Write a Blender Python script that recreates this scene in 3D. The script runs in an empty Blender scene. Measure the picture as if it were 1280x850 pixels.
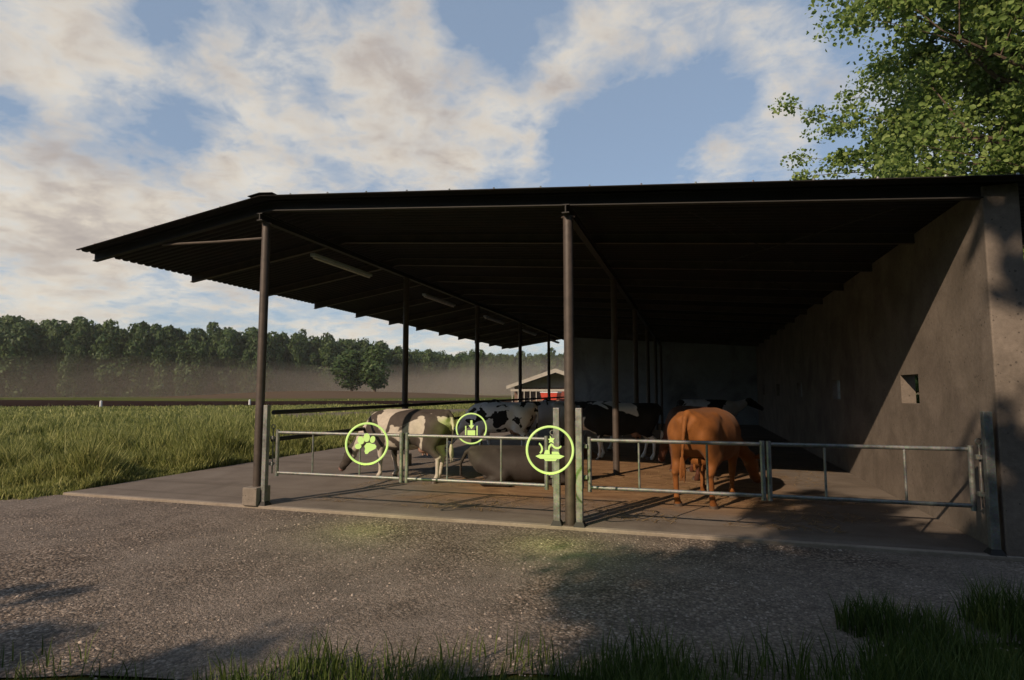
import bpy, math, random
import numpy as np
from mathutils import Vector, Matrix, noise as mnoise

random.seed(7)
RNG = np.random.default_rng(11)
scene = bpy.context.scene
COL = scene.collection
R = math.radians

# ------------------------------------------------------------------ camera
CAM_YAW = math.atan(225 / 740)
CAM_PITCH = math.atan(63 / 740)
cam_data = bpy.data.cameras.new('camera')
cam_data.sensor_width = 36
cam_data.lens = 740 / 1280 * 36
cam_data.clip_start = 0.05
cam_data.clip_end = 6000
cam = bpy.data.objects.new('camera', cam_data)
COL.objects.link(cam)
cam.location = (0, 0, 1.75)
cam.rotation_euler = (R(90) + CAM_PITCH, 0, CAM_YAW)
scene.camera = cam

FW = Vector((-math.sin(CAM_YAW) * math.cos(CAM_PITCH), math.cos(CAM_YAW) * math.cos(CAM_PITCH), math.sin(CAM_PITCH)))
RT = Vector((math.cos(CAM_YAW), math.sin(CAM_YAW), 0))
UP = RT.cross(FW)


def direction(px, py):
    """world direction used to lay the clouds out in the sky"""
    return (FW + RT * ((px - 640) / 740) - UP * ((py - 425) / 740)).normalized()


# ------------------------------------------------------------------ materials
def new_mat(name):
    m = bpy.data.materials.new(name)
    m.use_nodes = True
    nt = m.node_tree
    b = nt.nodes['Principled BSDF']
    return m, nt, b


def nd(nt, typ, **kw):
    n = nt.nodes.new(typ)
    for k, v in kw.items():
        if k in n.inputs.keys():
            n.inputs[k].default_value = v
        else:
            setattr(n, k, v)
    return n


def ramp(nt, fac, stops):
    r = nt.nodes.new('ShaderNodeValToRGB')
    cr = r.color_ramp
    while len(cr.elements) > 1:
        cr.elements.remove(cr.elements[-1])
    cr.elements[0].position = stops[0][0]
    c = stops[0][1]
    cr.elements[0].color = (*c, 1) if not isinstance(c, float) else (c, c, c, 1)
    for p, c in stops[1:]:
        e = cr.elements.new(p)
        e.color = (*c, 1) if not isinstance(c, float) else (c, c, c, 1)
    nt.links.new(fac, r.inputs[0])
    return r.outputs[0]


def noise_tex(nt, vec, scale, detail=4, rough=0.55, dist=0.0):
    n = nd(nt, 'ShaderNodeTexNoise')
    n.inputs['Scale'].default_value = scale
    n.inputs['Detail'].default_value = detail
    n.inputs['Roughness'].default_value = rough
    n.inputs['Distortion'].default_value = dist
    if vec is not None:
        nt.links.new(vec, n.inputs['Vector'])
    return n.outputs['Fac']


def mix(nt, fac, a, b, mode='MIX'):
    n = nt.nodes.new('ShaderNodeMix')
    n.data_type = 'RGBA'
    n.blend_type = mode
    for sock, v in ((n.inputs[0], fac), (n.inputs[6], a), (n.inputs[7], b)):
        if isinstance(v, (int, float)):
            sock.default_value = v
        elif isinstance(v, tuple):
            sock.default_value = (*v, 1) if len(v) == 3 else v
        else:
            nt.links.new(v, sock)
    return n.outputs[2]


def mth(nt, op, a, b=None, clamp=False):
    n = nt.nodes.new('ShaderNodeMath')
    n.operation = op
    n.use_clamp = clamp
    for i, v in enumerate((a, b)):
        if v is None:
            continue
        if isinstance(v, (int, float)):
            n.inputs[i].default_value = v
        else:
            nt.links.new(v, n.inputs[i])
    return n.outputs[0]


def position(nt):
    return nt.nodes.new('ShaderNodeNewGeometry').outputs['Position']


def objco(nt):
    return nt.nodes.new('ShaderNodeTexCoord').outputs['Object']


def bump(nt, b, h, strength=0.4, dist=0.02):
    n = nd(nt, 'ShaderNodeBump')
    n.inputs['Strength'].default_value = strength
    n.inputs['Distance'].default_value = dist
    nt.links.new(h, n.inputs['Height'])
    nt.links.new(n.outputs[0], b.inputs['Normal'])


def dull(m):
    m.node_tree.nodes['Principled BSDF'].inputs['Specular IOR Level'].default_value = 0.0


def simple(name, c1, c2, scale=6, rough=0.6, metal=0.0, bstr=0.15, use_obj=False, detail=6, bdist=0.01):
    m, nt, b = new_mat(name)
    v = objco(nt) if use_obj else position(nt)
    f = noise_tex(nt, v, scale, detail, 0.6)
    nt.links.new(ramp(nt, f, [(0.3, c1), (0.7, c2)]), b.inputs['Base Color'])
    b.inputs['Roughness'].default_value = rough
    b.inputs['Metallic'].default_value = metal
    if bstr:
        bump(nt, b, noise_tex(nt, v, scale * 6, 4), bstr, bdist)
    return m


# galvanised steel with faint spangle and streaks of dirt
def mat_galv():
    m, nt, b = new_mat('galvanised_steel')
    p = position(nt)
    v = nd(nt, 'ShaderNodeTexVoronoi')
    v.inputs['Scale'].default_value = 60
    nt.links.new(p, v.inputs['Vector'])
    f = noise_tex(nt, p, 9, 6, 0.65)
    c = ramp(nt, f, [(0.3, (0.12, 0.125, 0.12)), (0.62, (0.24, 0.25, 0.24)), (0.8, (0.19, 0.16, 0.13))])
    c2 = mix(nt, 0.12, c, v.outputs['Color'], 'OVERLAY')
    nt.links.new(c2, b.inputs['Base Color'])
    b.inputs['Metallic'].default_value = 0.55
    nt.links.new(ramp(nt, f, [(0.3, 0.38), (0.7, 0.6)]), b.inputs['Roughness'])
    return m


GALV = mat_galv()
RUST_PAINT = simple('brown_painted_steel', (0.042, 0.033, 0.028), (0.08, 0.061, 0.051), 7, 0.55, 0.1, 0.2)
DARK_STEEL = simple('dark_steel', (0.006, 0.006, 0.006), (0.015, 0.013, 0.012), 5, 0.7, 0.0, 0.1)
BEAM_MAT = simple('brown_beam_paint', (0.028, 0.021, 0.017), (0.06, 0.045, 0.034), 4, 0.65, 0.0, 0.1)


def mat_roof():
    m, nt, b = new_mat('weathered_roof_sheet')
    p = position(nt)
    f = noise_tex(nt, p, 2.2, 7, 0.65)
    g = noise_tex(nt, p, 30, 4, 0.6)
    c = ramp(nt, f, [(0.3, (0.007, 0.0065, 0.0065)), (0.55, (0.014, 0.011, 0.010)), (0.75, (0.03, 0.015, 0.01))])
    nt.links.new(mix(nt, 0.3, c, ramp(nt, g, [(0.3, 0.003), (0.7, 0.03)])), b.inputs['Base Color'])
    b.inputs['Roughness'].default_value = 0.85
    b.inputs['Specular IOR Level'].default_value = 0.2
    return m


ROOF_MAT = mat_roof()


def mat_concrete(name, lo, hi, pits=True, stain=(0.10, 0.085, 0.07)):
    m, nt, b = new_mat(name)
    p = position(nt)
    f = noise_tex(nt, p, 1.3, 8, 0.62, 0.4)
    g = noise_tex(nt, p, 22, 5, 0.65)
    s = noise_tex(nt, p, 0.55, 6, 0.6, 1.2)
    c = ramp(nt, f, [(0.3, lo), (0.7, hi)])
    c = mix(nt, ramp(nt, s, [(0.5, 0.0), (0.72, 0.6)]), c, stain)
    c = mix(nt, 0.35, c, ramp(nt, g, [(0.25, 0.04), (0.75, 0.42)]), 'OVERLAY')
    if pits:
        v = nd(nt, 'ShaderNodeTexVoronoi')
        v.inputs['Scale'].default_value = 16
        v.inputs['Randomness'].default_value = 1
        nt.links.new(p, v.inputs['Vector'])
        k = noise_tex(nt, p, 5, 2)
        pit = mth(nt, 'LESS_THAN', v.outputs['Distance'], mth(nt, 'MULTIPLY', mth(nt, 'SUBTRACT', k, 0.42), 0.9))
        c = mix(nt, mth(nt, 'MULTIPLY', pit, 0.55), c, (0.03, 0.025, 0.022))
        h = mth(nt, 'SUBTRACT', g, mth(nt, 'MULTIPLY', pit, 0.8))
    else:
        h = g
    nt.links.new(c, b.inputs['Base Color'])
    b.inputs['Roughness'].default_value = 0.9
    b.inputs['Specular IOR Level'].default_value = 0.25
    bump(nt, b, h, 0.45, 0.012)
    return m


WALL_MAT = mat_concrete('rough_wall_concrete', (0.138, 0.115, 0.097), (0.25, 0.21, 0.178))
BACK_MAT = mat_concrete('grey_back_wall_render', (0.32, 0.37, 0.42), (0.42, 0.48, 0.54), False, (0.09, 0.095, 0.10))
BLOCK_MAT = mat_concrete('footing_concrete', (0.20, 0.17, 0.145), (0.32, 0.28, 0.24))
KERB_MAT = mat_concrete('kerb_concrete', (0.26, 0.215, 0.175), (0.36, 0.31, 0.26), False, (0.2, 0.165, 0.13))


def mat_slab():
    m, nt, b = new_mat('stained_concrete_slab')
    p = position(nt)
    sep = nd(nt, 'ShaderNodeSeparateXYZ')
    nt.links.new(p, sep.inputs[0])
    f = noise_tex(nt, p, 1.1, 8, 0.65, 0.5)
    g = noise_tex(nt, p, 40, 4, 0.7)
    s = noise_tex(nt, p, 0.7, 6, 0.6, 0.8)
    conc = ramp(nt, f, [(0.25, (0.125, 0.105, 0.09)), (0.5, (0.18, 0.152, 0.13)), (0.75, (0.225, 0.195, 0.168))])
    # streaked tyre-dirt arcs across the apron
    mp = nd(nt, 'ShaderNodeMapping')
    mp.inputs['Scale'].default_value = (0.18, 2.2, 1)
    mp.inputs['Rotation'].default_value = (0, 0, R(12))
    nt.links.new(p, mp.inputs[0])
    st = noise_tex(nt, mp.outputs[0], 1.0, 5, 0.6, 0.6)
    conc = mix(nt, ramp(nt, st, [(0.52, 0.0), (0.68, 0.55)]), conc, (0.095, 0.075, 0.06))
    # straw and muck trodden into the floor
    mp2 = nd(nt, 'ShaderNodeMapping')
    mp2.inputs['Scale'].default_value = (0.6, 1.6, 1)
    nt.links.new(p, mp2.inputs[0])
    f2 = noise_tex(nt, mp2.outputs[0], 2.6, 8, 0.7, 1.0)
    bed = ramp(nt, f2, [(0.28, (0.11, 0.06, 0.032)), (0.5, (0.25, 0.148, 0.078)), (0.72, (0.36, 0.235, 0.13))])
    w = mth(nt, 'MULTIPLY', mth(nt, 'SUBTRACT', s, 0.5), 2.0)
    my = mth(nt, 'ADD', mth(nt, 'MULTIPLY', mth(nt, 'SUBTRACT', sep.outputs[1], 8.6), 0.8), w, True)
    mxl = mth(nt, 'ADD', mth(nt, 'MULTIPLY', mth(nt, 'ADD', sep.outputs[0], 5.2), 0.7), w, True)
    mxr = mth(nt, 'ADD', mth(nt, 'MULTIPLY', mth(nt, 'SUBTRACT', 1.9, sep.outputs[0]), 1.0), w, True)
    mask = mth(nt, 'MULTIPLY', my, mth(nt, 'MULTIPLY', mxl, mxr))
    c = mix(nt, mask, conc, bed)
    c = mix(nt, 0.3, c, ramp(nt, g, [(0.25, 0.05), (0.75, 0.45)]), 'OVERLAY')
    nt.links.new(c, b.inputs['Base Color'])
    b.inputs['Roughness'].default_value = 0.92
    b.inputs['Specular IOR Level'].default_value = 0.2
    bump(nt, b, mth(nt, 'ADD', g, mth(nt, 'MULTIPLY', f2, 1.2)), 0.4, 0.02)
    return m


def mat_road():
    m, nt, b = new_mat('loose_gravel_road')
    p = position(nt)
    v = nd(nt, 'ShaderNodeTexVoronoi')
    v.inputs['Scale'].default_value = 36
    nt.links.new(p, v.inputs['Vector'])
    v2 = nd(nt, 'ShaderNodeTexVoronoi')
    v2.inputs['Scale'].default_value = 85
    nt.links.new(p, v2.inputs['Vector'])
    big = noise_tex(nt, p, 0.38, 5, 0.55, 0.6)
    patch = ramp(nt, big, [(0.36, 0.1), (0.62, 0.95)])
    sep = nd(nt, 'ShaderNodeSeparateColor')
    nt.links.new(v.outputs['Color'], sep.inputs[0])
    sep2 = nd(nt, 'ShaderNodeSeparateColor')
    nt.links.new(v2.outputs['Color'], sep2.inputs[0])
    stone = ramp(nt, sep.outputs[0], [(0.0, (0.11, 0.08, 0.058)), (0.5, (0.20, 0.152, 0.118)), (0.85, (0.28, 0.222, 0.178)), (1.0, (0.42, 0.35, 0.29))])
    edge = ramp(nt, v.outputs['Distance'], [(0.3, 1.0), (0.75, 0.25)])
    stone = mix(nt, 1.0, stone, edge, 'MULTIPLY')
    fine = ramp(nt, sep2.outputs[1], [(0.0, (0.10, 0.08, 0.066)), (0.5, (0.165, 0.137, 0.115)), (1.0, (0.245, 0.208, 0.178))])
    c = mix(nt, patch, fine, stone)
    g = noise_tex(nt, p, 1.7, 6, 0.65)
    c = mix(nt, 0.55, c, ramp(nt, g, [(0.25, 0.2), (0.75, 0.75)]), 'OVERLAY')
    # mossy, muddy verge side
    sp = nd(nt, 'ShaderNodeSeparateXYZ')
    nt.links.new(p, sp.inputs[0])
    line = mth(nt, 'SUBTRACT', mth(nt, 'ADD', mth(nt, 'MULTIPLY', sp.outputs[0], 0.42), 4.75), sp.outputs[1])
    ver = mth(nt, 'ADD', line, mth(nt, 'MULTIPLY', mth(nt, 'SUBTRACT', g, 0.5), 2.0), True)
    c = mix(nt, mth(nt, 'MULTIPLY', ver, 0.6), c, (0.06, 0.05, 0.026))
    nt.links.new(c, b.inputs['Base Color'])
    b.inputs['Roughness'].default_value = 0.9
    b.inputs['Specular IOR Level'].default_value = 0.25
    h = mth(nt, 'ADD', mth(nt, 'MULTIPLY', mth(nt, 'SUBTRACT', 1.0, v.outputs['Distance']), mth(nt, 'ADD', mth(nt, 'MULTIPLY', patch, 0.8), 0.2)),
            mth(nt, 'MULTIPLY', mth(nt, 'SUBTRACT', 1.0, v2.outputs['Distance']), 0.4))
    bump(nt, b, h, 0.9, 0.016)
    return m


def mat_field():
    m, nt, b = new_mat('field_soil_and_grass')
    p = position(nt)
    f = noise_tex(nt, p, 0.09, 6, 0.6, 0.5)
    g = noise_tex(nt, p, 1.8, 6, 0.7)
    sp = nd(nt, 'ShaderNodeSeparateXYZ')
    nt.links.new(p, sp.inputs[0])
    c = ramp(nt, f, [(0.3, (0.045, 0.058, 0.016)), (0.5, (0.072, 0.085, 0.024)), (0.72, (0.105, 0.105, 0.036))])
    c = mix(nt, 0.5, c, ramp(nt, g, [(0.25, 0.15), (0.75, 0.7)]), 'OVERLAY')
    # the bare rise in front of the wood (soil where the terrain lifts)
    hill = mth(nt, 'MULTIPLY', mth(nt, 'SUBTRACT', sp.outputs[2], 0.12), 4.0, True)
    c = mix(nt, mth(nt, 'MULTIPLY', hill, 0.9), c, (0.10, 0.068, 0.05))
    nt.links.new(c, b.inputs['Base Color'])
    b.inputs['Roughness'].default_value = 1.0
    b.inputs['Specular IOR Level'].default_value = 0.1
    return m


def mat_leafy(name, dark, mid, light, trans=0.3, var_scale=0.35):
    m, nt, b = new_mat(name)
    geo = nt.nodes.new('ShaderNodeNewGeometry')
    f = noise_tex(nt, geo.outputs['Position'], var_scale, 4, 0.6)
    r = geo.outputs['Random Per Island']
    k = mth(nt, 'ADD', mth(nt, 'MULTIPLY', r, 0.6), mth(nt, 'MULTIPLY', f, 0.7))
    c = ramp(nt, k, [(0.25, dark), (0.62, mid), (0.95, light)])
    nt.links.new(c, b.inputs['Base Color'])
    b.inputs['Roughness'].default_value = 0.6
    b.inputs['Specular IOR Level'].default_value = 0.3
    t = nt.nodes.new('ShaderNodeBsdfTranslucent')
    nt.links.new(c, t.inputs[0])
    ms = nt.nodes.new('ShaderNodeMixShader')
    ms.inputs[0].default_value = trans
    nt.links.new(b.outputs[0], ms.inputs[1])
    nt.links.new(t.outputs[0], ms.inputs[2])
    nt.links.new(ms.outputs[0], nt.nodes['Material Output'].inputs[0])
    return m


SLAB_MAT = mat_slab()
ROAD_MAT = mat_road()
FIELD_MAT = mat_field()
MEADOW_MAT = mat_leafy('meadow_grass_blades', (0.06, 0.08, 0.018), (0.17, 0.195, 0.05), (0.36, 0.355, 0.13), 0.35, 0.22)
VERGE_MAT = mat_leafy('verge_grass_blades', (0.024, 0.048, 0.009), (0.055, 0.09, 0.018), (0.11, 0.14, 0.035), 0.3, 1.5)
LEAF_MAT = mat_leafy('broad_leaves', (0.07, 0.12, 0.025), (0.155, 0.235, 0.055), (0.29, 0.37, 0.11), 0.45, 0.5)
WOOD_LEAF = mat_leafy('far_wood_leaves', (0.014, 0.036, 0.009), (0.034, 0.068, 0.016), (0.065, 0.10, 0.026), 0.2, 0.06)
BARK_MAT = simple('brown_bark', (0.06, 0.04, 0.028), (0.14, 0.10, 0.07), 8, 0.9, 0, 0.5, bdist=0.03)
DIRT_MAT = simple('dark_ploughed_soil', (0.016, 0.009, 0.008), (0.028, 0.016, 0.013), 0.5, 1.0, 0, 0.3, bdist=0.05)
PATH_MAT = simple('grey_brown_path', (0.10, 0.085, 0.065), (0.16, 0.135, 0.105), 1.2, 1.0, 0, 0.3)
dull(DIRT_MAT)
dull(PATH_MAT)
dull(FIELD_MAT)
WHITE_MAT = simple('white_plastic', (0.5, 0.5, 0.5), (0.66, 0.66, 0.66), 10, 0.5, 0, 0)
TUBE_MAT = simple('grey_lamp_housing', (0.26, 0.31, 0.37), (0.36, 0.42, 0.5), 5, 0.45, 0, 0)
PALE_PAINT = simple('pale_cream_paint', (0.26, 0.24, 0.20), (0.34, 0.31, 0.26), 3, 0.7, 0, 0.1)
BRICK_RED = simple('red_boards', (0.13, 0.028, 0.02), (0.22, 0.05, 0.035), 4, 0.8, 0, 0.1)
RED_PAINT = simple('bright_red_paint', (0.42, 0.05, 0.03), (0.52, 0.07, 0.045), 3, 0.4, 0, 0)
GREY_SLATE = simple('grey_roof_slate', (0.14, 0.13, 0.12), (0.24, 0.22, 0.2), 3, 0.8, 0, 0.1)
BLACK_RUBBER = simple('black_rubber', (0.015, 0.015, 0.015), (0.03, 0.03, 0.03), 8, 0.8, 0, 0)
GLASS_DARK = simple('dark_eye', (0.006, 0.005, 0.005), (0.01, 0.008, 0.008), 8, 0.1, 0, 0)


def mat_brick():
    m, nt, b = new_mat('brown_brick')
    t = objco(nt)
    mp = nd(nt, 'ShaderNodeMapping')
    mp.inputs['Rotation'].default_value = (R(90), 0, 0)
    nt.links.new(t, mp.inputs[0])
    br = nd(nt, 'ShaderNodeTexBrick')
    br.inputs['Scale'].default_value = 2.2
    br.inputs['Color1'].default_value = (0.11, 0.055, 0.04, 1)
    br.inputs['Color2'].default_value = (0.16, 0.085, 0.06, 1)
    br.inputs['Mortar'].default_value = (0.2, 0.17, 0.14, 1)
    nt.links.new(mp.outputs[0], br.inputs['Vector'])
    nt.links.new(br.outputs[0], b.inputs['Base Color'])
    b.inputs['Roughness'].default_value = 0.9
    return m


BRICK_MAT = mat_brick()


def mat_emit():
    m, nt, b = new_mat('glowing_marker_green')
    b.inputs['Base Color'].default_value = (0.3, 0.4, 0.12, 1)
    b.inputs['Emission Color'].default_value = (0.55, 0.78, 0.22, 1)
    b.inputs['Emission Strength'].default_value = 0.72
    return m


MARK_MAT = mat_emit()


def mat_coat(name, base, patch, seed, thr, scale=1.25, white_legs=True, rough=0.75):
    """two-tone hide: patches of noise in the animal's own coordinates"""
    m, nt, b = new_mat(name)
    o = objco(nt)
    mp = nd(nt, 'ShaderNodeMapping')
    mp.inputs['Location'].default_value = (seed * 3.7, seed * 1.3, seed * 2.1)
    nt.links.new(o, mp.inputs[0])
    f = noise_tex(nt, mp.outputs[0], scale, 2.5, 0.5, 0.7)
    sep = nd(nt, 'ShaderNodeSeparateXYZ')
    nt.links.new(o, sep.inputs[0])
    if white_legs:
        leg = mth(nt, 'MULTIPLY', mth(nt, 'SUBTRACT', 0.78, sep.outputs[2]), 0.5, True)
        f = mth(nt, 'SUBTRACT', f, leg)
    f = mth(nt, 'ADD', f, mth(nt, 'MULTIPLY', mth(nt, 'SUBTRACT', sep.outputs[0], 1.2), 0.8, True))
    fine = noise_tex(nt, o, 14, 5, 0.6)
    f = mth(nt, 'ADD', f, mth(nt, 'MULTIPLY', mth(nt, 'SUBTRACT', fine, 0.5), 0.03))
    k = ramp(nt, f, [(thr - 0.008, 0.0), (thr + 0.008, 1.0)])
    c = mix(nt, k, base, patch)
    c = mix(nt, 0.35, c, ramp(nt, fine, [(0.25, 0.25), (0.75, 0.7)]), 'OVERLAY')
    nt.links.new(c, b.inputs['Base Color'])
    b.inputs['Roughness'].default_value = rough
    b.inputs['Specular IOR Level'].default_value = 0.25
    b.inputs['Sheen Weight'].default_value = 0.03
    mp3 = nd(nt, 'ShaderNodeMapping')
    mp3.inputs['Scale'].default_value = (60, 60, 12)
    nt.links.new(o, mp3.inputs[0])
    bump(nt, b, noise_tex(nt, mp3.outputs[0], 1, 3), 0.25, 0.006)
    return m


def mat_hide(name, lo, hi):
    m, nt, b = new_mat(name)
    o = objco(nt)
    f = noise_tex(nt, o, 1.8, 5, 0.55, 0.3)
    sep = nd(nt, 'ShaderNodeSeparateXYZ')
    nt.links.new(o, sep.inputs[0])
    c = ramp(nt, f, [(0.3, lo), (0.7, hi)])
    fine = noise_tex(nt, o, 16, 5, 0.6)
    c = mix(nt, 0.3, c, ramp(nt, fine, [(0.25, 0.25), (0.75, 0.7)]), 'OVERLAY')
    nt.links.new(c, b.inputs['Base Color'])
    b.inputs['Roughness'].default_value = 0.7
    b.inputs['Specular IOR Level'].default_value = 0.25
    b.inputs['Sheen Weight'].default_value = 0.03
    mp3 = nd(nt, 'ShaderNodeMapping')
    mp3.inputs['Scale'].default_value = (60, 60, 12)
    nt.links.new(o, mp3.inputs[0])
    bump(nt, b, noise_tex(nt, mp3.outputs[0], 1, 3), 0.25, 0.006)
    return m


# ------------------------------------------------------------------ mesh helpers
def link(name, me, mat=None, parent=None, smooth=False):
    if mat is not None:
        me.materials.append(mat)
    if smooth:
        me.shade_smooth()
    o = bpy.data.objects.new(name, me)
    COL.objects.link(o)
    if parent is not None:
        o.parent = parent
    return o


def mesh_np(name, verts, faces):
    """verts (n,3); faces (m,k) all the same size"""
    verts = np.asarray(verts, dtype=np.float32)
    faces = np.asarray(faces, dtype=np.int32)
    me = bpy.data.meshes.new(name)
    n, k = faces.shape
    me.vertices.add(len(verts))
    me.vertices.foreach_set('co', verts.ravel())
    me.loops.add(n * k)
    me.loops.foreach_set('vertex_index', faces.ravel())
    me.polygons.add(n)
    me.polygons.foreach_set('loop_start', np.arange(0, n * k, k, dtype=np.int32))
    me.polygons.foreach_set('loop_total', np.full(n, k, dtype=np.int32))
    me.update(calc_edges=True)
    return me


class MB:
    def __init__(s):
        s.v = []
        s.f = []

    def box(s, x0, x1, y0, y1, z0, z1):
        i = len(s.v)
        s.v += [(x0, y0, z0), (x1, y0, z0), (x1, y1, z0), (x0, y1, z0), (x0, y0, z1), (x1, y0, z1), (x1, y1, z1), (x0, y1, z1)]
        s.f += [(i, i + 3, i + 2, i + 1), (i + 4, i + 5, i + 6, i + 7), (i, i + 1, i + 5, i + 4), (i + 1, i + 2, i + 6, i + 5), (i + 2, i + 3, i + 7, i + 6), (i + 3, i, i + 4, i + 7)]
        return s

    def hexa(s, pts):
        i = len(s.v)
        s.v += [tuple(p) for p in pts]
        s.f += [(i, i + 3, i + 2, i + 1), (i + 4, i + 5, i + 6, i + 7), (i, i + 1, i + 5, i + 4), (i + 1, i + 2, i + 6, i + 5), (i + 2, i + 3, i + 7, i + 6), (i + 3, i, i + 4, i + 7)]
        return s

    def tube(s, pts, radii, n=12, caps=True):
        pts = [Vector(p) for p in pts]
        if isinstance(radii, (int, float)):
            radii = [radii] * len(pts)
        base = len(s.v)
        prev = None
        for k, p in enumerate(pts):
            if k == 0:
                t = pts[1] - pts[0]
            elif k == len(pts) - 1:
                t = pts[-1] - pts[-2]
            else:
                t = pts[k + 1] - pts[k - 1]
            t.normalize()
            if prev is None:
                a = Vector((0, 0, 1)) if abs(t.z) < 0.9 else Vector((1, 0, 0))
                u = t.cross(a).normalized()
            else:
                u = (prev - t * prev.dot(t)).normalized()
            prev = u
            w = t.cross(u)
            for j in range(n):
                a = 2 * math.pi * j / n
                s.v.append(tuple(p + (u * math.cos(a) + w * math.sin(a)) * radii[k]))
        for k in range(len(pts) - 1):
            for j in range(n):
                a = base + k * n + j
                b = base + k * n + (j + 1) % n
                s.f.append((a, b, b + n, a + n))
        if caps:
            s.f.append(tuple(base + j for j in reversed(range(n))))
            e = base + (len(pts) - 1) * n
            s.f.append(tuple(e + j for j in range(n)))
        return s

    def ring(s, c, r, t, n=40, m=8, axis='y'):
        base = len(s.v)
        for i in range(n):
            a = 2 * math.pi * i / n
            for j in range(m):
                b = 2 * math.pi * j / m
                rr = r + t * math.cos(b)
                if axis == 'y':
                    s.v.append((c[0] + rr * math.cos(a), c[1] + t * math.sin(b), c[2] + rr * math.sin(a)))
        for i in range(n):
            for j in range(m):
                s.f.append((base + i * m + j, base + i * m + (j + 1) % m, base + ((i + 1) % n) * m + (j + 1) % m, base + ((i + 1) % n) * m + j))
        return s

    def prism(s, poly, y0, y1):
        """polygon in xz extruded along y"""
        i = len(s.v)
        n = len(poly)
        s.v += [(x, y0, z) for x, z in poly] + [(x, y1, z) for x, z in poly]
        s.f.append(tuple(range(i, i + n)))
        s.f.append(tuple(reversed(range(i + n, i + 2 * n))))
        for k in range(n):
            a, b = i + k, i + (k + 1) % n
            s.f.append((a, a + n, b + n, b))
        return s

    def build(s, name, mat, parent=None, smooth=False, bevel=0.0):
        me = bpy.data.meshes.new(name)
        me.from_pydata(s.v, [], s.f)
        me.update()
        o = link(name, me, mat, parent, False)
        if smooth:
            me.shade_smooth()
            try:
                me.set_sharp_from_angle(angle=R(40))
            except Exception:
                pass
        if bevel:
            md = o.modifiers.new('bevel', 'BEVEL')
            md.width = bevel
            md.segments = 2
            md.limit_method = 'ANGLE'
        return o


def tag(o, label=None, cat=None, group=None, kind=None):
    if label:
        o['label'] = label
    if cat:
        o['category'] = cat
    if group:
        o['group'] = group
    if kind:
        o['kind'] = kind
    return o


def empty(name, loc, rz=0.0):
    o = bpy.data.objects.new(name, None)
    o.empty_display_size = 0.2
    COL.objects.link(o)
    o.location = loc
    o.rotation_euler = (0, 0, rz)
    return o


def copy_tree(o, parent=None):
    c = o.copy()
    COL.objects.link(c)
    if parent is not None:
        c.parent = parent
    for ch in list(o.children):
        copy_tree(ch, c)
    return c


# ------------------------------------------------------------------ ground
def terrain_z(x, y):
    d = np.hypot(x, y)
    z = np.full_like(d, -0.05)
    # low bare rise beyond the field, in front of the wood
    z = z + 1.55 * np.exp(-(((x + 88) / 26) ** 2 + ((y - 118) / 22) ** 2))
    z = z + 0.8 * np.exp(-(((x + 62) / 22) ** 2 + ((y - 132) / 18) ** 2))
    far = np.clip((d - 180) / 400, 0, 1)
    z = z + far * far * 10
    return z


def build_ground():
    a = np.concatenate([np.linspace(-3000, -220, 18), np.linspace(-200, 60, 105), np.linspace(80, 3000, 16)])
    b = np.concatenate([np.linspace(-1500, -20, 10), np.linspace(-15, 260, 111), np.linspace(280, 3500, 20)])
    X, Y = np.meshgrid(a, b)
    Z = terrain_z(X, Y)
    v = np.stack([X.ravel(), Y.ravel(), Z.ravel()], 1)
    nx = len(a)
    i, j = np.meshgrid(np.arange(nx - 1), np.arange(len(b) - 1))
    k = (j * nx + i).ravel()
    f = np.stack([k, k + 1, k + nx + 1, k + nx], 1)
    tag(link('ground', mesh_np('ground', v, f), FIELD_MAT, smooth=True), kind='structure')


build_ground()


def sheet(name, pts, z, mat, kind='structure'):
    me = bpy.data.meshes.new(name)
    me.from_pydata([(x, y, z) for x, y in pts], [], [tuple(range(len(pts)))])
    me.update()
    o = link(name, me, mat)
    tag(o, kind=kind)
    return o


def verge_y(x):
    """near (camera side) edge of the gravel road"""
    base = np.interp(x, [-40, -9, -4.4, -1.9, -1.2, 0.4, 0.95, 1.2, 2.6, 4.0, 12], [1.4, 2.4, 2.85, 3.5, 3.85, 4.1, 4.35, 5.0, 5.55, 6.0, 6.6])
    return base


def build_road():
    near = [(x, float(verge_y(x)) + 0.12 * mnoise.noise((x * 1.7, 0.3, 0)) - 0.15) for x in np.linspace(-40, 12, 160)]
    far = [(12, 7.62), (-10.45, 7.62), (-10.75, 7.0)] + [(x, 6.82 - (x + 11) * -0.004 + 0.14 * mnoise.noise((x * 0.9, 5.3, 0))) for x in np.linspace(-11.2, -40, 70)]
    pts = near + far
    sheet('road', pts, -0.03, ROAD_MAT)


build_road()

slab = MB().box(-10.39, 3.15, 7.76, 33.2, -0.25, 0.0).build('barn_floor', SLAB_MAT)
tag(slab, kind='structure')
apron = MB().box(3.37, 12.0, 7.76, 33.2, -0.25, -0.004).build('side_yard', SLAB_MAT)
tag(apron, kind='structure')
kerb = MB().box(-10.39, 12.0, 7.66, 7.757, -0.25, 0.002).build('kerb', KERB_MAT, bevel=0.008)
tag(kerb, kind='structure')

sheet('dirt_track', [(-135, 78), (-78, 43.5), (-55, 54.5), (-40, 66), (-20, 80), (-14, 96), (-30, 102), (-58, 86), (-80, 80)], 0.0, DIRT_MAT)
sheet('path', [(-34, 30), (-24, 33.5), (-15.5, 42), (-15, 56), (-22, 52), (-26, 44)], -0.01, PATH_MAT)


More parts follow.
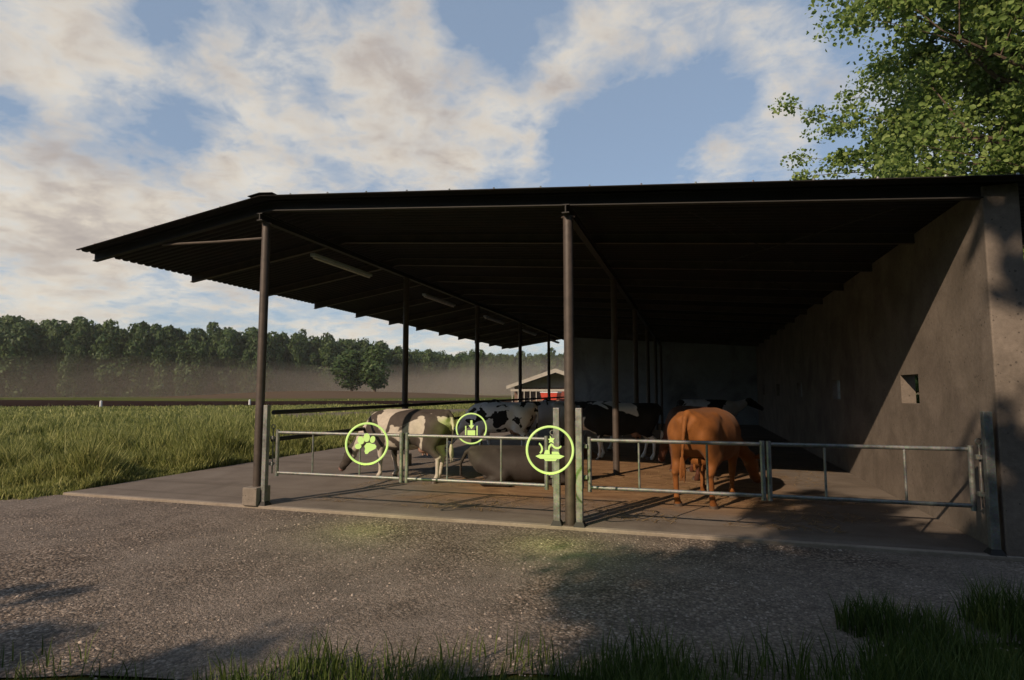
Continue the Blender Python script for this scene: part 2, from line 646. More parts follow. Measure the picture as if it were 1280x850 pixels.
# ------------------------------------------------------------------ grass
def blades(P, H, W, lean):
    n = len(P)
    ang = RNG.uniform(0, 2 * np.pi, n)
    dx, dy = np.cos(ang), np.sin(ang)
    la = RNG.uniform(0, 2 * np.pi, n)
    L = lean * H * RNG.uniform(0.2, 1.0, n)
    lx, ly = np.cos(la) * L, np.sin(la) * L
    V = np.zeros((n, 5, 3), dtype=np.float32)
    hw = W / 2
    V[:, 0] = P + np.stack([-dx * hw, -dy * hw, 0 * H], 1)
    V[:, 1] = P + np.stack([dx * hw, dy * hw, 0 * H], 1)
    V[:, 2] = P + np.stack([dx * hw * 0.7 + lx * 0.35, dy * hw * 0.7 + ly * 0.35, H * 0.58], 1)
    V[:, 3] = P + np.stack([-dx * hw * 0.7 + lx * 0.35, -dy * hw * 0.7 + ly * 0.35, H * 0.58], 1)
    V[:, 4] = P + np.stack([lx, ly, H], 1)
    k = np.arange(n) * 5
    quads = np.stack([k, k + 1, k + 2, k + 3], 1)
    tris = np.stack([k + 3, k + 2, k + 4, k + 4], 1)[:, :3]
    return V.reshape(-1, 3), quads, tris


def mesh_mixed(name, v, quads, tris):
    me = bpy.data.meshes.new(name)
    me.vertices.add(len(v))
    me.vertices.foreach_set('co', np.asarray(v, dtype=np.float32).ravel())
    nl = quads.size + tris.size
    me.loops.add(nl)
    me.loops.foreach_set('vertex_index', np.concatenate([quads.ravel(), tris.ravel()]).astype(np.int32))
    me.polygons.add(len(quads) + len(tris))
    ls = np.concatenate([np.arange(len(quads)) * 4, quads.size + np.arange(len(tris)) * 3]).astype(np.int32)
    lt = np.concatenate([np.full(len(quads), 4), np.full(len(tris), 3)]).astype(np.int32)
    me.polygons.foreach_set('loop_start', ls)
    me.polygons.foreach_set('loop_total', lt)
    me.update(calc_edges=True)
    return me


_lat = RNG.random((64, 64))


def vnoise(x, y):
    """cheap tiling value noise, vectorised"""
    xi = np.floor(x).astype(int)
    yi = np.floor(y).astype(int)
    fx = x - xi
    fy = y - yi
    fx = fx * fx * (3 - 2 * fx)
    fy = fy * fy * (3 - 2 * fy)
    g = lambda i, j: _lat[i % 64, j % 64]
    return (g(xi, yi) * (1 - fx) + g(xi + 1, yi) * fx) * (1 - fy) + (g(xi, yi + 1) * (1 - fx) + g(xi + 1, yi + 1) * fx) * fy


def build_meadow():
    n = 430000
    az = RNG.uniform(R(-3), R(74), n)            # degrees left of +Y
    inv = RNG.uniform(1 / 110.0, 1 / 13.0, n)
    inv = np.where(RNG.random(n) < 0.25, RNG.uniform(1 / 16.0, 1 / 9.0, n), inv)
    d = 1 / inv
    x = -np.sin(az) * d
    y = np.cos(az) * d
    ok = (x < -10.45) & (y > 6.95 + 0.35 * vnoise(x * 1.1, y * 1.1)) & (np.hypot(x + 60, y - 70) > 0)
    # keep the path and the track bare
    def inside(px, py, poly):
        c = np.zeros(len(px), bool)
        m = len(poly)
        for i in range(m):
            x1, y1 = poly[i]
            x2, y2 = poly[(i + 1) % m]
            cond = ((y1 > py) != (y2 > py)) & (px < (x2 - x1) * (py - y1) / (y2 - y1 + 1e-9) + x1)
            c ^= cond
        return c
    ok &= ~inside(x, y, [(-34, 30), (-24, 33.5), (-15.5, 42), (-15, 56), (-22, 52), (-26, 44)])
    ok &= ~inside(x, y, [(-135, 78), (-78, 43.5), (-55, 54.5), (-40, 66), (-20, 80), (-14, 96), (-30, 102), (-58, 86), (-80, 80)])
    x, y, d = x[ok], y[ok], d[ok]
    clump = vnoise(x * 0.8 + 3, y * 0.8) * 0.6 + vnoise(x * 2.3, y * 2.3 + 9) * 0.4
    edge = np.clip(np.minimum((y - 6.9) / 1.2, (-10.4 - x) / 1.2), 0, 1)
    H = (0.12 + 0.85 * clump ** 2.0) * RNG.uniform(0.6, 1.15, len(x)) * (0.45 + 0.55 * edge)
    H *= np.clip(1.25 - d / 90, 0.45, 1) * np.interp(d, [12, 32], [1.3, 1.0])
    H *= np.where(RNG.random(len(x)) < 0.02, 1.5, 1.0)
    W = 0.008 + 0.0013 * d
    P = np.stack([x, y, np.full_like(x, -0.06)], 1)
    v, q, t = blades(P, H, W, 0.55)
    o = link('meadow_grass', mesh_mixed('meadow_grass', v, q, t), MEADOW_MAT)
    tag(o, 'long yellow green meadow grass covering the field left of the barn', 'grass', kind='stuff')


build_meadow()


def build_verge():
    n = 230000
    x = RNG.uniform(-7, 7, n)
    y = RNG.uniform(0.9, 7.2, n)
    vy = verge_y(x)
    wob = 0.35 * (vnoise(x * 2.1 + 7, y * 2.1) - 0.5)
    clump = vnoise(x * 2.6, y * 2.6) * 0.6 + vnoise(x * 6.1, y * 6.1) * 0.4
    over = vy - y + wob
    # a loose tuft standing out into the road on the right
    tuft = np.exp(-(((x - 1.35) / 0.36) ** 2 + ((y - 5.15) / 0.26) ** 2)) + np.exp(-(((x - 2.45) / 0.5) ** 2 + ((y - 5.55) / 0.25) ** 2))
    prob = np.clip(0.25 + over * 2.0, 0, 1) * (over > -0.15) * np.clip((clump - 0.22) * 2.6, 0.12, 1) + (tuft > 0.35) * 0.8
    # thin bare patch in front of the tuft
    bare = np.exp(-(((x - 0.75) / 0.5) ** 2 + ((y - 4.15) / 0.35) ** 2))
    prob *= 1 - 0.75 * np.clip(bare, 0, 1)
    prob *= np.where((x < -1.9), np.clip((vnoise(x * 1.3 + 21, y * 1.1) - 0.25) * 2.6, 0.15, 1), 1)
    ok = RNG.random(n) < prob
    ok &= np.hypot(x, y) > 1.2
    x, y, clump, tuft = x[ok], y[ok], clump[ok], tuft[ok]
    H = (0.13 + 0.24 * clump + 0.03 * np.clip(tuft, 0, 1)) * RNG.uniform(0.55, 1.3, len(x))
    H *= np.where(x < -1.9, 0.7, 1.0)
    P = np.stack([x, y, np.full_like(x, -0.06)], 1)
    v, q, t = blades(P, H, np.full(len(x), 0.011), 0.5)
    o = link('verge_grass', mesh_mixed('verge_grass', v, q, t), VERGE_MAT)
    tag(o, 'dark green grass tufts along the shaded near edge of the gravel', 'grass', kind='stuff')


build_verge()


def build_stones():
    n = 16000
    x = RNG.uniform(-11, 6, n)
    y = RNG.uniform(2.9, 7.6, n)
    ok = (y > verge_y(x) - 0.3) & (vnoise(x * 0.9 + 2, y * 0.9) + 0.5 * vnoise(x * 4, y * 4) > 0.62)
    x, y = x[ok], y[ok]
    n = len(x)
    r = RNG.uniform(0.005, 0.014, n) * np.where(RNG.random(n) < 0.05, 1.7, 1.0)
    base = np.array([(1, 0, 0), (0.3, 0.95, 0), (-0.8, 0.6, 0), (-0.8, -0.6, 0), (0.3, -0.95, 0), (0.35, 0.2, 0.7), (-0.4, 0.1, 0.62), (0.0, -0.4, 0.66)])
    a = RNG.uniform(0, 6.28, n)
    B = base[None] * RNG.uniform(0.7, 1.25, (n, 8, 1)) * np.array([1.2, 0.85, 1.0])
    c, s_ = np.cos(a)[:, None], np.sin(a)[:, None]
    V = np.stack([(B[..., 0] * c - B[..., 1] * s_) * r[:, None] + x[:, None], (B[..., 0] * s_ + B[..., 1] * c) * r[:, None] + y[:, None], B[..., 2] * r[:, None] - 0.031], 2)
    tri = np.array([(0, 1, 5), (1, 6, 5), (1, 2, 6), (2, 3, 6), (3, 7, 6), (3, 4, 7), (4, 0, 7), (0, 5, 7), (5, 6, 7)])
    F = (np.arange(n)[:, None, None] * 8 + tri[None]).reshape(-1, 3)
    m, nt, b = new_mat('loose_stone')
    rnd = nt.nodes.new('ShaderNodeNewGeometry').outputs['Random Per Island']
    nt.links.new(ramp(nt, rnd, [(0.0, (0.10, 0.078, 0.06)), (0.6, (0.20, 0.16, 0.13)), (1.0, (0.36, 0.30, 0.25))]), b.inputs['Base Color'])
    b.inputs['Roughness'].default_value = 0.9
    o = link('loose_stones', mesh_np('loose_stones', V.reshape(-1, 3), F), m)
    tag(o, 'small loose stones scattered over the gravel', 'gravel', kind='stuff')


build_stones()


def build_straw():
    n = 9000
    x = RNG.uniform(-6.0, 2.9, n)
    y = 8.3 + 12 * RNG.random(n) ** 1.3
    ok = vnoise(x * 1.4 + 5, y * 1.4) + 0.3 * vnoise(x * 5, y * 5) > 0.55 + 0.2 * (x > 1.8)
    x, y = x[ok], y[ok]
    n = len(x)
    a = RNG.uniform(0, np.pi, n)
    L = RNG.uniform(0.03, 0.11, n)
    w = 0.0035
    dx, dy = np.cos(a) * L, np.sin(a) * L
    nx, ny = -np.sin(a) * w, np.cos(a) * w
    z0 = RNG.uniform(0.004, 0.012, n)
    z1 = RNG.uniform(0.004, 0.022, n)
    V = np.stack([np.stack([x - dx - nx, y - dy - ny, z0], 1), np.stack([x + dx - nx, y + dy - ny, z1], 1), np.stack([x + dx + nx, y + dy + ny, z1], 1), np.stack([x - dx + nx, y - dy + ny, z0], 1)], 1)
    m = mat_leafy('old_straw', (0.10, 0.06, 0.03), (0.26, 0.17, 0.08), (0.42, 0.30, 0.15), 0.2, 1.0)
    o = link('straw', mesh_np('straw', V.reshape(-1, 3), np.arange(n * 4).reshape(-1, 4)), m)
    tag(o, 'loose straw strewn over the brown barn floor', 'straw', kind='stuff')


build_straw()

# ------------------------------------------------------------------ trees
def tree_arrays(seed, H, RX, base, n_limb=26, leaves=60, leaf=0.11, spread=0.5, z_top=0.92, vary=(0.72, 1.08)):
    """trunk+limbs as tubes, leaf quads scattered round the twig tips"""
    rs = np.random.default_rng(seed)
    mb = MB()
    tips = []
    trunk = [Vector((0, 0, -0.1))]
    for k in range(1, 9):
        trunk.append(Vector((rs.normal() * 0.05 * k, rs.normal() * 0.05 * k, H * z_top * k / 8)))
    rad = [max(0.03, H * 0.02 * (1 - k / 8.6)) for k in range(9)]
    rad[0] *= 1.35
    mb.tube(trunk, rad, 10)

    def along(t):
        f = t * 8
        i = min(int(f), 7)
        return trunk[i].lerp(trunk[i + 1], f - i)
    for i in range(n_limb):
        t = base / H + (1 - base / H) * ((i + 0.5) / n_limb) ** 0.9 * 0.97
        p0 = along(min(t / z_top, 1.0) * 1.0 if t / z_top < 1 else 0.99)
        u = (t - base / H) / (1 - base / H)
        env = RX * (math.sin(math.pi * min(1, 0.14 + u * 0.86)) ** 0.6) * rs.uniform(*vary)
        a = i * 2.4 + rs.normal() * 0.35
        rise = rs.uniform(0.12, 0.5) + 0.5 * u
        d = Vector((math.cos(a), math.sin(a), rise)).normalized()
        pts = [p0]
        for s in range(1, 5):
            q = p0 + d * env * s / 4 + Vector((rs.normal(), rs.normal(), rs.normal())) * 0.06 * env * s / 4
            q.z += -0.03 * env * (s / 4) ** 2
            pts.append(q)
        r0 = 0.02 * env + 0.02
        mb.tube(pts, [r0 * 0.8, r0 * 0.6, r0 * 0.42, r0 * 0.28, 0.01], 6, False)
        for s in range(9):
            f = rs.uniform(0.25, 1.0)
            k = min(int(f * 4), 3)
            b0 = pts[k].lerp(pts[k + 1], f * 4 - k)
            dd = Vector((rs.normal(), rs.normal(), rs.normal() * 0.5 + 0.12)).normalized()
            ln = env * rs.uniform(0.16, 0.36)
            b1 = b0 + (dd * 0.8 + d * 0.6) * ln
            mb.tube([b0, b0.lerp(b1, 0.5) + Vector((0, 0, 0.04)), b1], [0.022, 0.014, 0.006], 4, False)
            tips.append(b1)
            tips.append(b0.lerp(b1, 0.55))
        tips.append(pts[-1])
    T = np.array([tuple(t) for t in tips])
    keep = rs.random(len(T)) < 0.93
    T = T[keep]
    n = len(T) * leaves
    C = np.repeat(T, leaves, 0)
    sp = np.repeat(rs.uniform(0.5, 1.25, len(T)), leaves)
    g = rs.normal(size=(n, 3))
    g /= np.linalg.norm(g, axis=1)[:, None]
    g *= (rs.random(n) ** 0.5)[:, None]
    C = C + g * np.array([spread, spread, spread * 0.6]) * sp[:, None]
    C[:, 2] -= np.hypot(g[:, 0], g[:, 1]) * 0.1
    # leaf = bent hexagon-ish quad pair (6 verts, 2 quads)
    s = leaf * rs.uniform(0.65, 1.3, n)
    nrm = rs.normal(size=(n, 3)) * 0.9 + np.array([0, 0, 0.45])
    nrm /= np.linalg.norm(nrm, axis=1)[:, None]
    ax = np.cross(nrm, rs.normal(size=(n, 3)))
    ax /= np.linalg.norm(ax, axis=1)[:, None] + 1e-9
    bx = np.cross(nrm, ax)
    V = np.zeros((n, 6, 3))
    L = ax * (s * 0.85)[:, None]
    Wd = bx * (s * 0.60)[:, None]
    dn = nrm * (s * 0.18)[:, None]
    V[:, 0] = C - L
    V[:, 1] = C - L * 0.25 + Wd - dn
    V[:, 2] = C + L * 0.45 + Wd * 0.85 - dn
    V[:, 3] = C + L
    V[:, 4] = C + L * 0.45 - Wd * 0.85 - dn
    V[:, 5] = C - L * 0.25 - Wd - dn
    k = np.arange(n) * 6
    F = np.concatenate([np.stack([k, k + 1, k + 2, k + 3], 1), np.stack([k, k + 3, k + 4, k + 5], 1)])
    return mb, V.reshape(-1, 3), F


def make_tree(name, loc, rz, seed, H, RX, base, **kw):
    root = empty(name, loc, rz)
    mb, V, F = tree_arrays(seed, H, RX, base, **kw)
    mb.build('trunk', BARK_MAT, root, smooth=True)
    link('crown', mesh_np('crown', V, F), LEAF_MAT, root)
    return root


big = make_tree('broadleaf_tree', (13.3, 22.8, -0.05), 2.3, 5, 17.6, 8.2, 1.6, n_limb=100, leaves=135, leaf=0.096, spread=1.0, vary=(0.9, 1.03))
tag(big, 'tall leafy green tree rising above the right end of the barn roof', 'tree')
# more trees of the same row stand behind the photographer and shade the gravel
shade = make_tree('roadside_tree', (-0.9, -8.3, -0.05), 1.0, 9, 14.0, 6.2, 2.4, n_limb=44, leaves=50, leaf=0.16, spread=0.7)
tag(shade, 'leafy roadside tree behind the viewer that shades the gravel and wall', 'tree', 'trees lining the road behind the viewer')
shade.location = (0.6, -8.4, -0.05)
shade.scale = (0.85, 0.85, 1.13)
for (x, y, rz, s, lab) in ((-3.6, -8.5, 0.3, 0.72, 'middle sized leafy tree just behind the viewer shading the gravel'),
                           (-8.9, -8.2, 2.1, 0.46, 'smaller leafy tree behind the viewer shading the left edge of the gravel'),
                           (8.6, -7.0, 4.0, 1.0, 'leafy tree behind the viewer on the right shading the near corner'),
                           (-11.5, -7.0, 3.0, 0.42, 'low leafy tree far left behind the viewer')):
    c = copy_tree(shade)
    c.location = (x, y, -0.05)
    c.rotation_euler = (0, 0, rz)
    c.scale = (s, s, s)
    c['label'] = lab

hedge_row = []
for i, (x, y, h) in enumerate(((10.4, 20.0, 4.4), (7.9, 24.0, 3.8), (6.9, 19.0, 3.0))):
    if i == 0:
        b0 = make_tree('bush', (x, y, -0.1), 0, 21, h, 1.9, 0.15, n_limb=18, leaves=36, leaf=0.09, spread=0.4)
        tag(b0, 'leafy green bush glimpsed to the right of the concrete pillar', 'bush', 'bushes behind the right barn wall')
    else:
        b1 = copy_tree(b0)
        b1.location = (x, y, -0.1)
        b1.rotation_euler = (0, 0, i * 2.0)
        b1.scale = (h / 3.6,) * 3
        b1['label'] = ['', 'green bush seen through the nearest wall opening', 'green bush behind the wall near its second opening'][i]


def far_crown(rs, H, RX, n, leaf, low=0.22):
    """lobed crown of leaf clumps for a tree 100 m and more away"""
    lob = []
    m = rs.integers(7, 11)
    for i in range(m):
        u = i / (m - 1)
        r = RX * (0.42 + 0.35 * math.sin(math.pi * min(1, u * 0.8 + 0.12)))
        a = rs.uniform(0, 6.28)
        off = RX * 0.5 * math.sin(math.pi * min(1, 0.1 + u * 0.85))
        lob.append((math.cos(a) * off, math.sin(a) * off, H * (low + (0.9 - low) * u), r))
    lob = np.array(lob)
    pick = rs.integers(0, m, n)
    L = lob[pick]
    g = rs.normal(size=(n, 3))
    g /= np.linalg.norm(g, axis=1)[:, None]
    rad = rs.uniform(0.7, 1.04, n)
    C = L[:, :3] + g * (L[:, 3] * rad)[:, None] * np.array([1, 1, 0.85])
    nrm = g + rs.normal(size=(n, 3)) * 0.55 + np.array([0, 0, 0.2])
    nrm /= np.linalg.norm(nrm, axis=1)[:, None]
    ax = np.cross(nrm, rs.normal(size=(n, 3)))
    ax /= np.linalg.norm(ax, axis=1)[:, None] + 1e-9
    bx = np.cross(nrm, ax)
    s = leaf * rs.uniform(0.5, 1.2, n)
    V = np.stack([C - ax * s[:, None], C + bx * (s * 0.6)[:, None], C + ax * s[:, None], C - bx * (s * 0.6)[:, None]], 1)
    return V.reshape(-1, 3)


def build_wood():
    rs = np.random.default_rng(3)
    protos = [far_crown(rs, 1.0, 0.22 + 0.07 * rs.random(), 1500, 0.034, 0.10) for _ in range(8)]
    allv, trunks = [], MB()
    # front line of the wood, laid out from far left to behind the barn: (x, y, height)
    line = [(-330, 60, 25), (-230, 85, 24), (-175, 108, 23.5), (-150, 132, 23), (-128, 150, 22.5), (-116, 178, 22), (-110, 215, 20), (-100, 235, 19),
            (-80, 248, 19), (-50, 255, 19.5), (-20, 262, 19), (30, 262, 18)]
    seg = []
    for (x0, y0, h0), (x1, y1, h1) in zip(line[:-1], line[1:]):
        n = max(2, int(math.hypot(x1 - x0, y1 - y0) / 2.1))
        for k in range(n):
            t = k / n
            seg.append((x0 + (x1 - x0) * t, y0 + (y1 - y0) * t, h0 + (h1 - h0) * t))
    for row in range(6):
        for (x, y, h) in seg:
            if row and rs.random() < 0.08:
                continue
            d = math.hypot(x, y)
            push = row * 6.5 + rs.normal() * 2
            px = x + x / d * push + rs.normal() * 1.6
            py = y + y / d * push + rs.normal() * 1.6
            hh = h * (rs.uniform(0.84, 0.96) if row else rs.uniform(0.6, 0.85))
            if rs.random() < 0.06:
                hh *= 1.1
            w = hh * rs.uniform(0.5, 0.95)
            a = rs.uniform(0, 6.28)
            V = protos[rs.integers(0, 8)]
            if row > 2:
                V = V.reshape(-1, 4, 3)
                V = V[V[:, 0, 2] > 0.5].reshape(-1, 3)
            c, s = math.cos(a), math.sin(a)
            zb = float(terrain_z(np.array([px]), np.array([py]))[0])
            W = np.stack([(V[:, 0] * c - V[:, 1] * s) * w + px, (V[:, 0] * s + V[:, 1] * c) * w + py, V[:, 2] * hh + zb], 1)
            allv.append(W)
            if row < 2:
                trunks.tube([(px, py, zb - 0.3), (px + 0.2, py, zb + hh * 0.7)], [hh * 0.017, hh * 0.007], 5, False)
    V = np.concatenate(allv)
    F = np.arange(len(V)).reshape(-1, 4)
    o = link('woodland', mesh_np('woodland', V, F), WOOD_LEAF)
    tag(o, 'dark green mass of woodland closing off the misty field', 'woodland', kind='stuff')
    t = trunks.build('woodland_trunks', BARK_MAT, o)
    return protos


def build_sky_blocker_wood():
    """unseen wood added behind the camera to block low sky light, sun left free"""
    rs = np.random.default_rng(14)
    protos = [far_crown(rs, 1.0, 0.3, 700, 0.06) for _ in range(4)]
    allv, trunks = [], MB()
    for row in range(2):
        for x in np.arange(-70, 60, 4.0):
            px, py = x + rs.normal() * 1.0, -27 - row * 7 + rs.normal() * 1.5 + abs(x) * 0.12
            hh = rs.uniform(10.5, 13.0) + row * 2
            V = protos[rs.integers(0, 4)]
            a = rs.uniform(0, 6.28)
            c, s = math.cos(a), math.sin(a)
            allv.append(np.stack([(V[:, 0] * c - V[:, 1] * s) * hh + px, (V[:, 0] * s + V[:, 1] * c) * hh + py, V[:, 2] * hh * 0.98], 1))
            trunks.tube([(px, py, -0.3), (px, py, hh * 0.7)], [0.25, 0.1], 6, False)
    V = np.concatenate(allv)
    o = link('woodland', mesh_np('woodland', V, np.arange(len(V)).reshape(-1, 4)), WOOD_LEAF)  # added out of view to deepen the shade at the barn
    tag(o, 'added unseen wood behind the viewer, blocking low sky light', 'woodland', kind='stuff')
    trunks.build('woodland_trunks', BARK_MAT, o)


def build_field_trees():
    rs = np.random.default_rng(8)
    V = far_crown(rs, 11.0, 4.0, 2600, 0.42)
    me = mesh_np('crown', V, np.arange(len(V)).reshape(-1, 4))
    me.materials.append(WOOD_LEAF)
    tm = MB().tube([(0, 0, -0.4), (0.1, 0, 3.2), (0.2, 0.1, 7)], [0.3, 0.22, 0.08], 8)
    spots = [(-76, 132, 1.0, 'round dark tree standing alone at the right end of the left wood'),
             (-82, 131, 0.93, 'dark round tree just left of the outermost lone field tree')]
    first = None
    for i, (x, y, s, lab) in enumerate(spots):
        if first is None:
            root = empty('field_tree', (0, 0, 0))
            o = bpy.data.objects.new('crown', me)
            COL.objects.link(o)
            o.parent = root
            tm.build('trunk', BARK_MAT, root, smooth=True)
            first = root
        else:
            root = copy_tree(first)
        root.location = (x, y, float(terrain_z(np.array([x * 1.0]), np.array([y * 1.0]))[0]))
        root.rotation_euler = (0, 0, i * 1.9)
        root.scale = (s * 1.25, s * 1.25, s)
        tag(root, lab, 'tree', 'trees on the rise before the wood')


build_wood()
build_sky_blocker_wood()
build_field_trees()

# ------------------------------------------------------------------ barn
RIDGE_X, RIDGE_Z = -6.36, 4.79
LSL, RSL = 0.155, 0.0746
Y_FRONT, Y_BACK = 7.45, 32.9
ROWS = [7.79 + 4.9 * k for k in range(6)]
RAFT = [7.74 + 2.13 * k for k in range(12)]
WX = 3.16


def roof_z(x):
    return RIDGE_Z - (RIDGE_X - x) * LSL if x < RIDGE_X else RIDGE_Z - (x - RIDGE_X) * RSL


barn = empty('cattle_barn', (0, 0, 0))
tag(barn, 'open fronted cattle barn with a dark low pitched sheet roof on steel posts', 'barn')


def build_roof():
    xs = [-10.16, -8.5, RIDGE_X, -3.5, 0, 2.5, 4.75]
    per = 0.155
    ys = []
    y = Y_FRONT
    prof = []
    while y < Y_BACK:
        for t, h in ((0, 0), (0.25, 0.0), (0.38, 0.022), (0.62, 0.022), (0.75, 0.0)):
            prof.append((y + t * per, h))
        y += per
    v = []
    for yy, h in prof:
        for x in xs:
            v.append((x, yy, roof_z(x) + h - 0.022))
    nx = len(xs)
    k = np.arange(len(prof) - 1)[:, None] * nx + np.arange(nx - 1)[None]
    k = k.ravel()
    f = np.stack([k, k + 1, k + nx + 1, k + nx], 1)
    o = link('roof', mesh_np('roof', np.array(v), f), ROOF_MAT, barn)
    md = o.modifiers.new('thickness', 'SOLIDIFY')
    md.thickness = 0.012
    md.offset = 0
    # ridge cap
    cap = MB()
    cap.hexa([(RIDGE_X - 0.22, Y_FRONT - 0.02, roof_z(RIDGE_X - 0.22) + 0.012), (RIDGE_X, Y_FRONT - 0.02, RIDGE_Z + 0.012), (RIDGE_X, Y_BACK, RIDGE_Z + 0.012), (RIDGE_X - 0.22, Y_BACK, roof_z(RIDGE_X - 0.22) + 0.012),
              (RIDGE_X - 0.22, Y_FRONT - 0.02, roof_z(RIDGE_X - 0.22) + 0.02), (RIDGE_X, Y_FRONT - 0.02, RIDGE_Z + 0.022), (RIDGE_X, Y_BACK, RIDGE_Z + 0.022), (RIDGE_X - 0.22, Y_BACK, roof_z(RIDGE_X - 0.22) + 0.02)])
    x1 = RIDGE_X + 0.24
    cap.hexa([(RIDGE_X, Y_FRONT - 0.02, RIDGE_Z + 0.012), (x1, Y_FRONT - 0.02, roof_z(x1) + 0.012), (x1, Y_BACK, roof_z(x1) + 0.012), (RIDGE_X, Y_BACK, RIDGE_Z + 0.012),
              (RIDGE_X, Y_FRONT - 0.02, RIDGE_Z + 0.022), (x1, Y_FRONT - 0.02, roof_z(x1) + 0.02), (x1, Y_BACK, roof_z(x1) + 0.02), (RIDGE_X, Y_BACK, RIDGE_Z + 0.022)])
    cap.build('ridge_cap', ROOF_MAT, barn)
    # pale screw heads holding the front row of sheets
    for x in np.arange(-9.8, 4.6, 0.66):
        z = roof_z(x)
        MB().tube([(x, Y_FRONT + 0.05, z - 0.004), (x, Y_FRONT + 0.05, z + 0.018)], [0.016, 0.012], 6).build('roof_screw', GALV, barn)


build_roof()


def beam_x(y, x0, x1, w=0.09, h=0.16, name='rafter', gap=0.03, mat=BEAM_MAT):
    mb = MB()
    cuts = [x0] + ([RIDGE_X] if x0 < RIDGE_X < x1 else []) + [x1]
    for a, b in zip(cuts[:-1], cuts[1:]):
        za, zb = roof_z(a) - gap, roof_z(b) - gap
        # I section: two flanges and a web
        for (d0, d1, hw) in ((0, 0.014, w / 2), (0.014, h - 0.014, 0.012), (h - 0.014, h, w / 2)):
            mb.hexa([(a, y - hw, za - d1), (b, y - hw, zb - d1), (b, y + hw, zb - d1), (a, y + hw, za - d1),
                     (a, y - hw, za - d0), (b, y - hw, zb - d0), (b, y + hw, zb - d0), (a, y + hw, za - d0)])
    return mb.build(name, mat, barn)


for k, y in enumerate(RAFT):
    beam_x(y, -10.08, WX - 0.003, mat=DARK_STEEL if k == 0 else BEAM_MAT)  # front rafter coloured darker than the rest to mute its sunlit edge
for y in RAFT[1::2]:
    beam_x(y, WX + 0.207, 4.6, name='eave_bracket')

# longitudinal I beams carried by the two post rows
for px in (-6.5, -1.57):
    top = roof_z(px) - 0.03 - 0.16 - 0.004 - (0.02 if px < -5 else 0.0)
    mb = MB()
    for (d0, d1, hw) in ((0, 0.014, 0.05), (0.014, 0.106, 0.008), (0.106, 0.12, 0.05)):
        mb.box(px - hw, px + hw, 7.62, 32.5, top - d1, top - d0)
    mb.build('roof_beam', DARK_STEEL, barn)
    for i, y in enumerate(ROWS):
        zt = top - 0.12
        p = MB()
        p.tube([(px, y, 0.0), (px, y, zt)], 0.068, 18)
        p.tube([(px, y, zt - 0.02), (px, y, zt - 0.002)], 0.095, 4)
        if not (px < -5):
            p.tube([(px, y, 0.0), (px, y, 0.015)], 0.1, 18)
        p.build('post', RUST_PAINT, barn, smooth=True)
        if px < -5:
            MB().box(px - 0.13, px + 0.13, y - 0.17, y + 0.15, 0.0, 0.27).build('footing', BLOCK_MAT, barn, bevel=0.012)
# struts from the front left post and along the left row up to the rafters
for y in ROWS[:1]:
    MB().tube([(-6.57, y, 4.19), (-7.5, y, 4.20), (-8.62, y, 4.235)], 0.022, 8).build('strut', RUST_PAINT, barn, smooth=True)

# diagonal wind bracing rods under the sheets
for (x0, y0, x1, y1) in ((0.0, 8.0, 2.2, 12.0), (2.4, 8.0, 0.2, 12.0), (1.2, 12.2, 3.0, 16.0)):
    MB().tube([(x0, y0, roof_z(x0) - 0.2), (x1, y1, roof_z(x1) - 0.2)], 0.009, 6).build('bracing_rod', DARK_STEEL, barn)


def wall_holes(name, mat, parent, y0, y1, x0, x1, zt, holes):
    """wall along Y between x0 and x1 with rectangular openings (ya, yb, za, zb)"""
    ys = sorted({y0, y1, *[h[0] for h in holes], *[h[1] for h in holes]})
    zs = sorted({-0.2, zt, *[h[2] for h in holes], *[h[3] for h in holes]})
    def solid(i, j):
        if i < 0 or j < 0 or i >= len(ys) - 1 or j >= len(zs) - 1:
            return False
        cy, cz = (ys[i] + ys[i + 1]) / 2, (zs[j] + zs[j + 1]) / 2
        return not any(h[0] < cy < h[1] and h[2] < cz < h[3] for h in holes)
    mb = MB()
    def quad(a, b, c, d):
        i = len(mb.v)
        mb.v += [a, b, c, d]
        mb.f.append((i, i + 1, i + 2, i + 3))
    for i in range(len(ys) - 1):
        for j in range(len(zs) - 1):
            if not solid(i, j):
                continue
            a, b, c, d = ys[i], ys[i + 1], zs[j], zs[j + 1]
            quad((x0, b, c), (x0, a, c), (x0, a, d), (x0, b, d))
            quad((x1, a, c), (x1, b, c), (x1, b, d), (x1, a, d))
            if not solid(i - 1, j):
                quad((x0, a, c), (x1, a, c), (x1, a, d), (x0, a, d))
            if not solid(i + 1, j):
                quad((x1, b, c), (x0, b, c), (x0, b, d), (x1, b, d))
            if not solid(i, j - 1):
                quad((x0, a, c), (x0, b, c), (x1, b, c), (x1, a, c))
            if not solid(i, j + 1):
                quad((x0, a, d), (x1, a, d), (x1, b, d), (x0, b, d))
    return mb.build(name, mat, parent)


WIN = [(10.02 + 4.85 * k, 10.80 + 4.85 * k, 1.55, 1.99) for k in range(5)]
side = wall_holes('side_wall', WALL_MAT, barn, 7.98, 32.6, WX, WX + 0.20, roof_z(WX + 0.20) - 0.03, WIN)
MB().box(WX - 0.012, WX + 0.332, 7.70, 7.978, -0.2, roof_z(WX + 0.34) - 0.022).build('pillar', WALL_MAT, barn, bevel=0.015)
for k, (a, b, c, d) in enumerate(WIN[1:]):
    g = MB()
    for t in np.linspace(a + 0.1, b - 0.1, 5):
        g.tube([(WX + 0.10, t, c), (WX + 0.10, t, d)], 0.014, 6)
    g.build('window_bars', GALV, side)

